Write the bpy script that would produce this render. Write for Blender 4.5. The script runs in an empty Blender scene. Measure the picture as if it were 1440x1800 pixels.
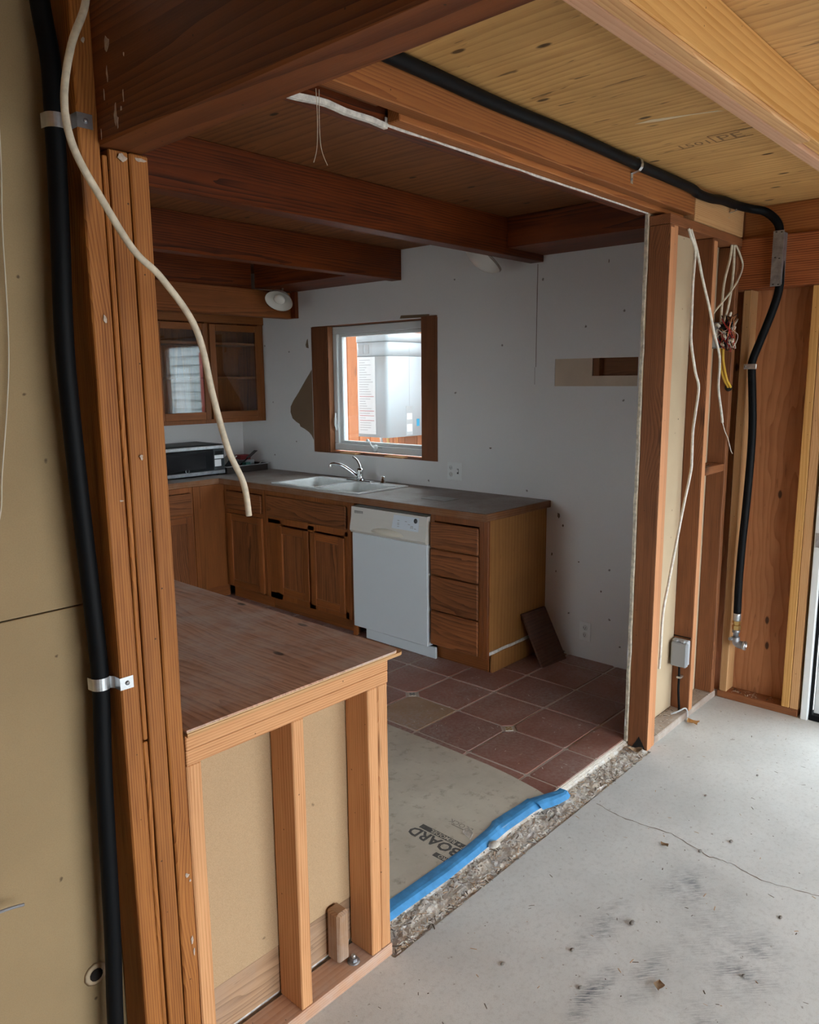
import bpy, bmesh, math, random
from mathutils import Vector, Matrix, noise as mnoise
random.seed(7)
scene = bpy.context.scene
C = scene.collection

# ------------------------------------------------------------------ camera
cam = bpy.data.cameras.new('camera')
cam.sensor_fit = 'HORIZONTAL'; cam.sensor_width = 36.0
cam.lens = 36.0 * 1355.4 / 1440.0
cam.clip_start = 0.02; cam.clip_end = 200
camo = bpy.data.objects.new('camera', cam); C.objects.link(camo)
PITCH, YAW, ROLL, CAMZ = 0.170114, 0.739037, -0.008822, 1.655
_f = Vector((math.cos(YAW)*math.cos(PITCH), math.sin(YAW)*math.cos(PITCH), -math.sin(PITCH)))
_r = Vector((math.sin(YAW), -math.cos(YAW), 0)); _u = _r.cross(_f)
_c, _s = math.cos(ROLL), math.sin(ROLL)
_r, _u = _c*_r + _s*_u, -_s*_r + _c*_u
M = Matrix((( _r.x, _u.x, -_f.x, 0), (_r.y, _u.y, -_f.y, 0), (_r.z, _u.z, -_f.z, CAMZ), (0, 0, 0, 1)))
camo.matrix_world = M
scene.camera = camo

# ------------------------------------------------------------------ sky and exposure
world = bpy.data.worlds.new('overcast_sky'); scene.world = world
world.use_nodes = True
_bg = world.node_tree.nodes['Background']
_bg.inputs['Color'].default_value = (0.86, 0.94, 1.0, 1)
_bg.inputs['Strength'].default_value = 4.0
scene.view_settings.view_transform = 'Standard'
scene.view_settings.look = 'None'
scene.view_settings.gamma = 1.0
scene.view_settings.use_curve_mapping = False
scene.view_settings.exposure = 1.5
scene.cycles.use_denoising = True
scene.cycles.max_bounces = 10
scene.cycles.diffuse_bounces = 6
scene.cycles.transparent_max_bounces = 12
scene.cycles.sample_clamp_indirect = 8

# ------------------------------------------------------------------ node helpers
class NT:
    def __init__(s, name):
        s.m = bpy.data.materials.new(name); s.m.use_nodes = True
        s.t = s.m.node_tree; s.t.nodes.clear()
        s.out = s.t.nodes.new('ShaderNodeOutputMaterial')
        s.p = s.t.nodes.new('ShaderNodeBsdfPrincipled')
        s.t.links.new(s.p.outputs[0], s.out.inputs[0])
    def n(s, typ, **kw):
        nd = s.t.nodes.new('ShaderNode' + typ)
        for k, v in kw.items(): setattr(nd, k, v)
        return nd
    def lk(s, a, b): s.t.links.new(a, b)
    def val(s, sock, v):
        if hasattr(v, 'is_linked'): s.lk(v, sock)
        else: sock.default_value = v
    def math(s, op, a, b=0.0, clamp=False):
        nd = s.n('Math', operation=op, use_clamp=clamp); s.val(nd.inputs[0], a); s.val(nd.inputs[1], b); return nd.outputs[0]
    def vmath(s, op, a, b):
        nd = s.n('VectorMath', operation=op); s.val(nd.inputs[0], a); s.val(nd.inputs[1], b); return nd.outputs[0]
    def noise(s, vec, scale, detail=2.0, rough=0.5, out='Fac'):
        nd = s.n('TexNoise'); s.lk(vec, nd.inputs['Vector']); nd.inputs['Scale'].default_value = scale
        nd.inputs['Detail'].default_value = detail; nd.inputs['Roughness'].default_value = rough
        return nd.outputs[out]
    def voronoi(s, vec, scale, out='Distance', **kw):
        nd = s.n('TexVoronoi', **kw); s.lk(vec, nd.inputs['Vector']); nd.inputs['Scale'].default_value = scale; return nd.outputs[out]
    def ramp(s, fac, a, b, lo=0.0, hi=1.0):
        nd = s.n('MapRange', clamp=True); s.lk(fac, nd.inputs[0])
        for i, v in zip((1, 2, 3, 4), (a, b, lo, hi)): nd.inputs[i].default_value = v
        return nd.outputs[0]
    def mix(s, fac, a, b, mode='MIX'):
        nd = s.n('Mix', data_type='RGBA', blend_type=mode); s.val(nd.inputs[0], fac)
        for sk, v in ((nd.inputs[6], a), (nd.inputs[7], b)):
            if isinstance(v, tuple) and len(v) == 3: v = v + (1,)
            s.val(sk, v)
        return nd.outputs[2]
    def obj(s): return s.n('TexCoord').outputs['Object']
    def pos(s): return s.n('NewGeometry').outputs['Position']
    def rnd(s): return s.n('ObjectInfo').outputs['Random']
    def scale(s, vec, sc):
        nd = s.n('Mapping'); s.lk(vec, nd.inputs['Vector']); nd.inputs['Scale'].default_value = sc; return nd.outputs[0]
    def sep(s, vec):
        nd = s.n('SeparateXYZ'); s.lk(vec, nd.inputs[0]); return nd.outputs
    def plane(s, vec, a, b, c=1.0, d=1.0):
        x = s.sep(vec); nd = s.n('CombineXYZ'); s.lk(s.math('MULTIPLY', x[a], c), nd.inputs[0]); s.lk(s.math('MULTIPLY', x[b], d), nd.inputs[1]); return nd.outputs[0]
    def bump(s, h, strength=0.3, dist=0.002):
        nd = s.n('Bump'); nd.inputs['Strength'].default_value = strength; nd.inputs['Distance'].default_value = dist
        s.lk(h, nd.inputs['Height']); s.lk(nd.outputs[0], s.p.inputs['Normal'])
    def done(s, col, rough=0.6, metal=0.0, spec=0.4):
        s.val(s.p.inputs['Base Color'], col if not isinstance(col, tuple) else col + (1,) if len(col) == 3 else col)
        s.val(s.p.inputs['Roughness'], rough); s.p.inputs['Metallic'].default_value = metal
        s.p.inputs['Specular IOR Level'].default_value = spec
        return s.m

MC = {}
def plain(name, col, rough=0.5, metal=0.0, spec=0.4, var=0.0, nscale=20.0):
    if name in MC: return MC[name]
    t = NT(name)
    c = col
    if var:
        n = t.noise(t.obj(), nscale, 4, 0.6)
        k = t.ramp(n, 0.3, 0.7, 1 - var, 1 + var*0.4)
        nd = t.n('VectorMath', operation='SCALE'); nd.inputs[0].default_value = col; t.lk(k, nd.inputs['Scale'])
        c = nd.outputs[0]
    MC[name] = t.done(c, rough, metal, spec); return MC[name]

def wood(name, light, dark, ax, ring=0.007, wob=0.03, along=0.07, fibre=0.35, knots=0.3, rough=0.65, stain=0.25, spec=0.3,
         grey=0.0, greycol=(0.45, 0.42, 0.40), bump=0.25, contrast=1.0):
    """solid timber: ax is the grain axis (0,1,2) in the object's own space"""
    key = (name, ax)
    if key in MC: return MC[key]
    t = NT('%s_%s' % (name, 'xyz'[ax]))
    o = t.obj(); r = t.rnd()
    # shift by the object's random number, a little across and far along
    off = [0.11, 0.06, 0.09]; off[ax] = 9.0
    nd = t.n('VectorMath', operation='SCALE'); nd.inputs[0].default_value = off; t.lk(r, nd.inputs['Scale'])
    base = [0.03, 0.045, 0.035]; base[ax] = 1.3
    v = t.vmath('ADD', t.vmath('ADD', o, nd.outputs[0]), tuple(base))
    sc = [1.0, 1.0, 1.0]; sc[ax] = along
    q = t.scale(v, tuple(sc))
    n1 = t.noise(q, 5.0, 2, 0.5, 'Color')
    d1 = t.n('VectorMath', operation='SCALE'); t.lk(t.vmath('SUBTRACT', n1, (0.5, 0.5, 0.5)), d1.inputs[0]); d1.inputs['Scale'].default_value = wob*2
    n2 = t.noise(q, 40.0, 2, 0.5, 'Color')
    d2 = t.n('VectorMath', operation='SCALE'); t.lk(t.vmath('SUBTRACT', n2, (0.5, 0.5, 0.5)), d2.inputs[0]); d2.inputs['Scale'].default_value = wob*0.12
    qq = t.vmath('ADD', t.vmath('ADD', q, d1.outputs[0]), d2.outputs[0])
    # knots bend the rings round them
    ks = [4.5, 4.5, 4.5]; ks[ax] = 1.9
    kv = t.n('TexVoronoi'); t.lk(t.scale(v, tuple(ks)), kv.inputs['Vector']); kv.inputs['Scale'].default_value = 1.0
    ksel = t.math('LESS_THAN', t.sep(kv.outputs['Color'])[0], knots)
    kd = kv.outputs['Distance']
    kbend = t.math('MULTIPLY', t.ramp(kd, 0.05, 0.45, 1.0, 0.0), ksel)
    w = t.n('TexWave', wave_type='RINGS', wave_profile='SAW', rings_direction='XYZ'[ax])
    nk = t.n('VectorMath', operation='SCALE'); nk.inputs[0].default_value = tuple(0.02 if i != ax else 0 for i in range(3)); t.lk(kbend, nk.inputs['Scale'])
    t.lk(t.vmath('ADD', qq, nk.outputs[0]), w.inputs['Vector'])
    w.inputs['Scale'].default_value = 2*math.pi/(20*ring); w.inputs['Distortion'].default_value = 0.0
    fs = [1.0, 1.0, 1.0]; fs[ax] = 0.03
    fib = t.noise(t.scale(v, tuple(fs)), 420.0, 2, 0.6)
    fib2 = t.noise(t.scale(v, tuple(fs)), 90.0, 3, 0.6)
    vr = t.ramp(t.noise(t.scale(v, tuple(0.15 if i == ax else 1.0 for i in range(3))), 22.0, 2, 0.6), 0.35, 0.65, 0.5, 1.0)
    g = t.math('MULTIPLY', t.math('MULTIPLY', t.math('POWER', w.outputs['Fac'], 1.5), contrast), vr)
    g = t.math('ADD', g, t.math('MULTIPLY', t.math('SUBTRACT', fib, 0.5), fibre*1.6))
    g = t.math('ADD', g, t.math('MULTIPLY', t.math('SUBTRACT', fib2, 0.5), fibre*1.8), True)
    col = t.mix(g, light, dark)
    big = t.noise(t.scale(v, tuple(0.25 if i == ax else 1.0 for i in range(3))), 7.0, 3, 0.6)
    st = t.ramp(big, 0.35, 0.75, 0.0, stain)
    col = t.mix(st, col, tuple(c*0.45 for c in dark))
    # every board a little lighter or darker
    hs = t.n('HueSaturation'); t.lk(col, hs.inputs['Color']); t.lk(t.math('ADD', t.math('MULTIPLY', r, 0.34), 0.84), hs.inputs['Value'])
    hs.inputs['Saturation'].default_value = 1.06; hs.inputs['Hue'].default_value = 0.495
    col = hs.outputs[0]
    kn = t.math('MULTIPLY', t.ramp(kd, 0.06, 0.15, 0.85, 0.0), ksel)
    col = t.mix(kn, col, tuple(c*0.35 for c in dark))
    # nail holes and dents
    sp = t.voronoi(v, 24.0)
    col = t.mix(t.ramp(sp, 0.035, 0.055, 0.8, 0.0), col, (0.02, 0.012, 0.008))
    if grey:
        gn = t.noise(v, 9.0, 5, 0.65)
        col = t.mix(t.ramp(gn, 0.4, 0.7, 0.0, grey), col, greycol)
    t.bump(t.math('ADD', t.math('MULTIPLY', fib, 0.6), t.math('MULTIPLY', w.outputs['Fac'], 0.25)), bump, 0.0012)
    MC[key] = t.done(col, rough, 0, spec); return MC[key]

def plywood(name, light, dark, ax, nrm, rough=0.65, grey=0.0, greycol=(0.5, 0.48, 0.45), ring=0.03, splits=0.5, along=0.12, plugs=True, wob=0.16, fibre=0.5):
    """rotary cut veneer on a panel: ax = face grain axis, nrm = panel normal axis (own space)"""
    key = (name, ax, nrm)
    if key in MC: return MC[key]
    t = NT('%s_%s' % (name, 'xyz'[ax]))
    o = t.obj(); r = t.rnd()
    nd = t.n('VectorMath', operation='SCALE'); nd.inputs[0].default_value = (3.0, 5.0, 4.0); t.lk(r, nd.inputs['Scale'])
    v = t.vmath('ADD', o, nd.outputs[0])
    sc = [1.0, 1.0, 1.0]; sc[ax] = along
    q = t.scale(v, tuple(sc))
    n1 = t.noise(q, 4.0, 3, 0.55, 'Color')
    d1 = t.n('VectorMath', operation='SCALE'); t.lk(t.vmath('SUBTRACT', n1, (0.5, 0.5, 0.5)), d1.inputs[0]); d1.inputs['Scale'].default_value = wob*2
    cross = [a for a in (0, 1, 2) if a not in (ax, nrm)][0]
    w = t.n('TexWave', wave_type='BANDS', wave_profile='SAW', bands_direction='XYZ'[cross])
    t.lk(t.vmath('ADD', q, d1.outputs[0]), w.inputs['Vector'])
    w.inputs['Scale'].default_value = 2*math.pi/(20*ring)
    fs = [1.0, 1.0, 1.0]; fs[ax] = 0.04
    fib = t.noise(t.scale(v, tuple(fs)), 300.0, 2, 0.6)
    fib2 = t.noise(t.scale(v, tuple(fs)), 60.0, 3, 0.6)
    g = t.math('ADD', t.math('MULTIPLY', t.math('POWER', w.outputs['Fac'], 2.2), 0.6), t.math('MULTIPLY', t.math('SUBTRACT', fib2, 0.45), fibre*1.6))
    g = t.math('ADD', g, t.math('MULTIPLY', t.math('SUBTRACT', fib, 0.5), fibre), True)
    col = t.mix(g, light, dark)
    big = t.noise(v, 3.0, 4, 0.6)
    col = t.mix(t.ramp(big, 0.4, 0.75, 0.0, 0.3), col, tuple(c*0.5 for c in dark))
    if splits:
        ss = [7.0, 7.0, 7.0]; ss[ax] = 1.1
        sv = t.noise(t.scale(v, tuple(ss)), 6.0, 3, 0.5)
        col = t.mix(t.ramp(sv, 0.66, 0.70, 0.0, splits), col, tuple(c*0.25 for c in dark))
    if plugs:
        ps = [6.0, 6.0, 6.0]; ps[ax] = 2.6
        pv = t.n('TexVoronoi', voronoi_dimensions='2D'); t.lk(t.plane(v, ax, cross, 2.0, 4.5), pv.inputs['Vector']); pv.inputs['Scale'].default_value = 1.0
        sel = t.math('LESS_THAN', t.sep(pv.outputs['Color'])[1], 0.6)
        col = t.mix(t.math('MULTIPLY', t.ramp(pv.outputs['Distance'], 0.03, 0.05, 0.9, 0.0), sel), col, tuple(c*0.12 for c in dark))
    if grey:
        gn = t.noise(v, 6.0, 6, 0.65)
        col = t.mix(t.ramp(gn, 0.42, 0.72, 0.0, grey), col, greycol)
    t.bump(t.math('ADD', t.math('MULTIPLY', fib, 0.5), t.math('MULTIPLY', w.outputs['Fac'], 0.3)), 0.25, 0.0012)
    MC[key] = t.done(col, rough, 0, 0.3); return MC[key]

def speckled(name, base, dots, rough=0.9, fine=700.0, amt=0.3, mottle=0.25, spots=0.0, spotcol=(0.05, 0.03, 0.02), spotscale=9.0, uv=(0, 2)):
    if name in MC: return MC[name]
    t = NT(name); v = t.pos()
    a = t.noise(v, fine, 2, 0.7); b = t.noise(v, 4.0, 5, 0.6)
    col = t.mix(t.ramp(a, 0.42, 0.65, 0.0, amt), base, dots)
    col = t.mix(t.ramp(b, 0.4, 0.75, 0.0, mottle), col, tuple(c*0.6 for c in base))
    if spots:
        sv = t.n('TexVoronoi', voronoi_dimensions='2D'); nz = t.n('VectorMath', operation='SCALE'); t.lk(t.noise(v, 60.0, 2, 0.5, 'Color'), nz.inputs[0]); nz.inputs['Scale'].default_value = 0.015; t.lk(t.plane(t.vmath('ADD', v, nz.outputs[0]), *uv), sv.inputs['Vector']); sv.inputs['Scale'].default_value = spotscale
        sel = t.math('LESS_THAN', t.sep(sv.outputs['Color'])[0], 0.4)
        col = t.mix(t.math('MULTIPLY', t.ramp(sv.outputs['Distance'], 0.012, 0.032, spots, 0.0), sel), col, spotcol)
    t.bump(a, 0.15, 0.001)
    MC[name] = t.done(col, rough, 0, 0.2); return MC[name]

# ------------------------------------------------------------------ geometry helpers
def wloc(o):
    v = Vector((0, 0, 0))
    while o is not None:
        v += Vector(o.location); o = o.parent
    return v
def link(name, me, mat, parent=None, loc=(0, 0, 0), smooth=False):
    o = bpy.data.objects.new(name, me); C.objects.link(o)
    if mat is not None:
        for m_ in (mat if isinstance(mat, (list, tuple)) else [mat]): me.materials.append(m_)
    if parent is not None:
        o.parent = parent; o.location = Vector(loc) - wloc(parent)
    else: o.location = loc
    if smooth:
        for p in me.polygons: p.use_smooth = True
    return o
def tag(o, label=None, cat=None, group=None, kind=None):
    if label: o['label'] = label
    if cat: o['category'] = cat
    if group: o['group'] = group
    if kind: o['kind'] = kind
    return o
def struct(o, label=None): return tag(o, label, None, None, 'structure')
def empty(name, loc, label=None, cat=None, group=None, kind=None):
    o = bpy.data.objects.new(name, None); C.objects.link(o); o.location = loc; o.empty_display_size = 0.1
    return tag(o, label, cat, group, kind)
def tomesh(name, bm):
    bmesh.ops.recalc_face_normals(bm, faces=bm.faces)
    me = bpy.data.meshes.new(name); bm.to_mesh(me); bm.free(); return me
def addbox(bm, x0, x1, y0, y1, z0, z1, bev=0.0, mi=0):
    b2 = bmesh.new()
    vs = [b2.verts.new((x, y, z)) for x in (x0, x1) for y in (y0, y1) for z in (z0, z1)]
    for f in ((0, 1, 3, 2), (4, 6, 7, 5), (0, 4, 5, 1), (2, 3, 7, 6), (0, 2, 6, 4), (1, 5, 7, 3)): b2.faces.new([vs[i] for i in f])
    bmesh.ops.recalc_face_normals(b2, faces=b2.faces)
    if bev: bmesh.ops.bevel(b2, geom=list(b2.edges), offset=min(bev, 0.45*min(x1-x0, y1-y0, z1-z0)), segments=1, affect='EDGES')
    for f in b2.faces: f.material_index = mi
    me = bpy.data.meshes.new('t'); b2.to_mesh(me); b2.free(); bm.from_mesh(me); bpy.data.meshes.remove(me)
def box(name, x0, x1, y0, y1, z0, z1, mat, parent=None, bev=0.002, rough=0.0, seg=0.12):
    """box in world coordinates; rough = jitter of the edges along the longest side"""
    cx, cy, cz = (x0+x1)/2, (y0+y1)/2, (z0+z1)/2
    bm = bmesh.new(); addbox(bm, x0-cx, x1-cx, y0-cy, y1-cy, z0-cz, z1-cz, bev)
    if rough:
        dim = (x1-x0, y1-y0, z1-z0); ax = dim.index(max(dim)); n = max(2, int(dim[ax]/seg))
        for k in range(1, n):
            co = Vector((0, 0, 0)); co[ax] = -dim[ax]/2 + dim[ax]*k/n; no = Vector((0, 0, 0)); no[ax] = 1
            bmesh.ops.bisect_plane(bm, geom=bm.verts[:]+bm.edges[:]+bm.faces[:], plane_co=co, plane_no=no)
        sd = random.random()*100
        for v in bm.verts:
            for a in (0, 1, 2):
                if a != ax: v.co[a] += rough*(mnoise.noise(Vector((v.co.x*9+sd+a*5, v.co.y*9, v.co.z*9))))
    return link(name, tomesh(name, bm), mat, parent, (cx, cy, cz))
def boxes(name, lst, mat, parent=None, bev=0.002):
    xs = [b for q in lst for b in q[:2]]; ys = [b for q in lst for b in q[2:4]]; zs = [b for q in lst for b in q[4:6]]
    c = ((min(xs)+max(xs))/2, (min(ys)+max(ys))/2, (min(zs)+max(zs))/2)
    bm = bmesh.new()
    for q in lst: addbox(bm, q[0]-c[0], q[1]-c[0], q[2]-c[1], q[3]-c[1], q[4]-c[2], q[5]-c[2], bev, q[6] if len(q) > 6 else 0)
    return link(name, tomesh(name, bm), mat, parent, c)
def catmull(pts, n=8):
    P = [Vector(p) for p in pts]
    if len(P) < 3: return P
    out = []
    for i in range(len(P)-1):
        p0 = P[max(i-1, 0)]; p1 = P[i]; p2 = P[i+1]; p3 = P[min(i+2, len(P)-1)]
        for k in range(n):
            t = k/n
            out.append(0.5*((2*p1)+(p2-p0)*t+(2*p0-5*p1+4*p2-p3)*t*t+(3*p1-p0-3*p2+p3)*t**3))
    out.append(P[-1]); return out
def addtube(bm, pts, r, n=10, mi=0, flat=1.0, res=8, spline=True):
    path = catmull(pts, res) if spline else [Vector(p) for p in pts]
    rings = []; up = None
    for i, p in enumerate(path):
        d = (path[min(i+1, len(path)-1)] - path[max(i-1, 0)]).normalized()
        if up is None:
            up = Vector((0, 0, 1)) if abs(d.z) < 0.9 else Vector((1, 0, 0))
        s = d.cross(up).normalized(); up = s.cross(d).normalized()
        rr = r[min(i*len(r)//len(path), len(r)-1)] if isinstance(r, (list, tuple)) else r
        rings.append([bm.verts.new(p + rr*(math.cos(2*math.pi*k/n)*s + flat*math.sin(2*math.pi*k/n)*up)) for k in range(n)])
    fs = []
    for a, b in zip(rings, rings[1:]):
        for k in range(n): fs.append(bm.faces.new((a[k], a[(k+1) % n], b[(k+1) % n], b[k])))
    fs.append(bm.faces.new(rings[0][::-1])); fs.append(bm.faces.new(rings[-1]))
    for f in fs: f.material_index = mi; f.smooth = True
def tube(name, pts, r, mat, parent=None, n=10, flat=1.0, res=8, spline=True):
    c = Vector(pts[0]); bm = bmesh.new(); addtube(bm, [Vector(p)-c for p in pts], r, n, 0, flat, res, spline)
    me = tomesh(name, bm); return link(name, me, mat, parent, c)
def lathe(name, prof, origin, direction, mat, parent=None, n=24, smooth=True):
    """prof: list of (radius, height along direction)"""
    d = Vector(direction).normalized(); a = d.orthogonal().normalized(); b = d.cross(a)
    bm = bmesh.new(); rings = []
    for r, h in prof:
        rings.append([bm.verts.new(d*h + r*(math.cos(2*math.pi*k/n)*a + math.sin(2*math.pi*k/n)*b)) for k in range(n)] if r > 1e-6 else [bm.verts.new(d*h)])
    for p, q in zip(rings, rings[1:]):
        for k in range(n):
            k2 = (k+1) % n
            if len(p) == 1 and len(q) == 1: continue
            if len(p) == 1: bm.faces.new((p[0], q[k2], q[k]))
            elif len(q) == 1: bm.faces.new((p[k], p[k2], q[0]))
            else: bm.faces.new((p[k], p[k2], q[k2], q[k]))
    for rg, rev in ((rings[0], True), (rings[-1], False)):
        if len(rg) > 1 and prof[0] != prof[-1]: bm.faces.new(rg[::-1] if rev else rg)
    return link(name, tomesh(name, bm), mat, parent, origin, smooth)
def prism(name, pts, ext, mat, parent=None):
    """polygon of 3-D points pushed along ext"""
    c = Vector(pts[0]); e = Vector(ext); bm = bmesh.new()
    a = [bm.verts.new(Vector(p)-c) for p in pts]; b = [bm.verts.new(Vector(p)-c+e) for p in pts]
    n = len(pts); bm.faces.new(a); bm.faces.new(b[::-1])
    for k in range(n): bm.faces.new((a[k], b[k], b[(k+1) % n], a[(k+1) % n]))
    return link(name, tomesh(name, bm), mat, parent, c)
def panel(name, axis, p0, p1, u, v, holes, mat, parent=None):
    """slab between p0 and p1 on axis, over u and v ranges (the other two axes in order), with rectangular holes"""
    us = sorted({u[0], u[1]} | {c for h in holes for c in h[:2] if u[0] < c < u[1]})
    vs = sorted({v[0], v[1]} | {c for h in holes for c in h[2:] if v[0] < c < v[1]})
    oa = [a for a in (0, 1, 2) if a != axis]
    cu, cv, cp = (u[0]+u[1])/2, (v[0]+v[1])/2, (p0+p1)/2
    ctr = [0, 0, 0]; ctr[axis] = cp; ctr[oa[0]] = cu; ctr[oa[1]] = cv
    bm = bmesh.new(); cache = {}
    def V(p, a, b):
        k = (p, a, b)
        if k not in cache:
            co = [0, 0, 0]; co[axis] = p-cp; co[oa[0]] = a-cu; co[oa[1]] = b-cv; cache[k] = bm.verts.new(co)
        return cache[k]
    def solid(i, j):
        if i < 0 or j < 0 or i >= len(us)-1 or j >= len(vs)-1: return False
        a = (us[i]+us[i+1])/2; b = (vs[j]+vs[j+1])/2
        return not any(h[0] < a < h[1] and h[2] < b < h[3] for h in holes)
    for i in range(len(us)-1):
        for j in range(len(vs)-1):
            if not solid(i, j): continue
            for p in (p0, p1): bm.faces.new((V(p, us[i], vs[j]), V(p, us[i+1], vs[j]), V(p, us[i+1], vs[j+1]), V(p, us[i], vs[j+1])))
            for (di, dj, a, b) in ((-1, 0, (us[i], vs[j]), (us[i], vs[j+1])), (1, 0, (us[i+1], vs[j]), (us[i+1], vs[j+1])),
                                   (0, -1, (us[i], vs[j]), (us[i+1], vs[j])), (0, 1, (us[i], vs[j+1]), (us[i+1], vs[j+1]))):
                if not solid(i+di, j+dj): bm.faces.new((V(p0, *a), V(p0, *b), V(p1, *b), V(p1, *a)))
    return link(name, tomesh(name, bm), mat, parent, ctr)
def text(name, body, size, origin, xdir, ydir, mat, parent=None, bold=0.0, align='LEFT'):
    cu = bpy.data.curves.new(name, 'FONT'); cu.body = body; cu.size = size; cu.offset = bold; cu.align_x = align
    cu.resolution_u = 2
    o = bpy.data.objects.new('tmp', cu); C.objects.link(o)
    me = bpy.data.meshes.new_from_object(o); bpy.data.objects.remove(o); bpy.data.curves.remove(cu)
    x = Vector(xdir).normalized(); y = Vector(ydir).normalized(); z = x.cross(y)
    me.transform(Matrix((x, y, z)).transposed().to_4x4())
    return link(name, me, mat, parent, origin)

# ------------------------------------------------------------------ materials
def FIRNEW(a): return wood('new_fir', (0.57, 0.325, 0.16), (0.36, 0.165, 0.068), a, ring=0.007, knots=0.35, stain=0.15, fibre=0.5)
def FIRPOST(a): return wood('post_fir', (0.42, 0.185, 0.058), (0.17, 0.058, 0.015), a, ring=0.0055, wob=0.014, knots=0.32, stain=0.25, fibre=0.6)
def FIROLD(a): return wood('old_fir', (0.27, 0.118, 0.052), (0.115, 0.046, 0.02), a, ring=0.006, knots=0.4, stain=0.35, fibre=0.5)
def SALMON(a): return wood('salmon_fir', (0.55, 0.29, 0.15), (0.42, 0.19, 0.085), a, ring=0.008, knots=0.2, stain=0.2)
def FIRPALE(a): return wood('pale_fir', (0.60, 0.375, 0.185), (0.42, 0.22, 0.09), a, ring=0.008, knots=0.35, stain=0.2)
def HEADER(a): return wood('header_fir', (0.39, 0.168, 0.06), (0.20, 0.07, 0.025), a, ring=0.010, wob=0.05, knots=0.3, stain=0.4)
def STAIN(a): return wood('stained_beam', (0.20, 0.054, 0.016), (0.028, 0.007, 0.003), a, ring=0.014, wob=0.09, knots=0.22, stain=0.4, rough=0.5)
def BIGBEAM(a): return wood('dark_beam', (0.215, 0.080, 0.028), (0.075, 0.022, 0.008), a, ring=0.013, wob=0.06, knots=0.1, stain=0.3, rough=0.55)
def JOIST(a): return wood('new_joist', (0.70, 0.425, 0.165), (0.50, 0.26, 0.08), a, ring=0.016, wob=0.07, knots=0.4, stain=0.15)
def DOUG(a): return wood('fir_lintel', (0.46, 0.175, 0.068), (0.15, 0.042, 0.017), a, ring=0.010, wob=0.006, knots=0.0, stain=0.2, contrast=1.3)
def OAK(a): return wood('oak', (0.30, 0.112, 0.036), (0.12, 0.040, 0.013), a, ring=0.008, wob=0.03, knots=0.0, stain=0.35, rough=0.42, spec=0.5, fibre=0.6)
def OAKD(a): return wood('oak_panel', (0.29, 0.120, 0.048), (0.095, 0.034, 0.014), a, ring=0.016, wob=0.09, along=0.16, knots=0.0, stain=0.4, rough=0.45, fibre=0.7)
def CABFIR(a): return wood('cabinet_fir', (0.27, 0.105, 0.034), (0.14, 0.05, 0.017), a, ring=0.007, wob=0.03, knots=0.03, stain=0.3, rough=0.5)
def JAMB(a): return wood('window_jamb', (0.24, 0.10, 0.045), (0.11, 0.042, 0.02), a, ring=0.008, knots=0.15, stain=0.4)
def PLATE(a): return wood('plate', (0.50, 0.32, 0.21), (0.36, 0.20, 0.12), a, ring=0.008, knots=0.2, stain=0.25, grey=0.6, greycol=(0.48, 0.40, 0.35))
def DUSTPLATE(a): return wood('dusty_plate', (0.42, 0.35, 0.29), (0.30, 0.23, 0.18), a, ring=0.008, knots=0.1, stain=0.2, grey=0.8, greycol=(0.50, 0.45, 0.40))
PLYCEIL = plywood('ceiling_plywood', (0.62, 0.36, 0.130), (0.36, 0.175, 0.052), 1, 2, ring=0.035, splits=0.75)
PLYKIT = plywood('stained_plywood', (0.24, 0.088, 0.028), (0.085, 0.027, 0.009), 1, 2, ring=0.05, splits=0.3)
PLYWALL = plywood('wall_plywood', (0.46, 0.20, 0.085), (0.27, 0.095, 0.036), 2, 0, ring=0.03, along=0.2, splits=0.3)
PLYTOP = plywood('counter_plywood', (0.58, 0.345, 0.235), (0.25, 0.12, 0.075), 1, 2, ring=0.02, splits=0.35, grey=0.7, greycol=(0.60, 0.52, 0.47), fibre=0.9)
PLYLOW = plywood('old_plywood', (0.42, 0.26, 0.15), (0.15, 0.08, 0.042), 0, 1, ring=0.018, splits=0.4, grey=0.15, wob=0.2)
PLYEND = plywood('end_panel', (0.40, 0.185, 0.055), (0.26, 0.105, 0.03), 2, 1, ring=0.03, splits=0.25, plugs=False, wob=0.05)
PAPER = speckled('drywall_paper', (0.315, 0.225, 0.122), (0.24, 0.165, 0.085), fine=420, amt=0.28, mottle=0.3, spots=0.75, spotscale=7.0)
PARTICLE = speckled('hardboard', (0.47, 0.325, 0.19), (0.30, 0.195, 0.105), fine=520, amt=0.55, mottle=0.12, spots=0.5, spotscale=5.0)
PAPERPALE = speckled('pale_drywall_paper', (0.50, 0.39, 0.26), (0.41, 0.30, 0.19), fine=420, amt=0.2, mottle=0.2, spots=0.9, spotscale=9.0)
WHITEWALL = speckled('white_plaster', (0.70, 0.69, 0.68), (0.76, 0.75, 0.74), fine=160, amt=0.25, mottle=0.05, spots=0.85, spotscale=3.6, spotcol=(0.12, 0.09, 0.07), uv=(1, 2))
TORN = speckled('torn_paper', (0.20, 0.135, 0.085), (0.16, 0.10, 0.06), amt=0.3)
TORNPALE = speckled('torn_pale_paper', (0.58, 0.47, 0.36), (0.50, 0.38, 0.28), amt=0.4, mottle=0.35)
GYPSUM = plain('gypsum', (0.72, 0.69, 0.63), 0.9, var=0.35, nscale=60)
BLACK = plain('black_rubber', (0.004, 0.0045, 0.0055), 0.55, spec=0.12)
CABLE = plain('cable_jacket', (0.66, 0.58, 0.44), 0.5, var=0.3, nscale=45)
CABLEW = plain('white_cable', (0.74, 0.71, 0.62), 0.5, var=0.25, nscale=60)
YELLOW = plain('yellow_cable', (0.60, 0.36, 0.035), 0.45)
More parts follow.
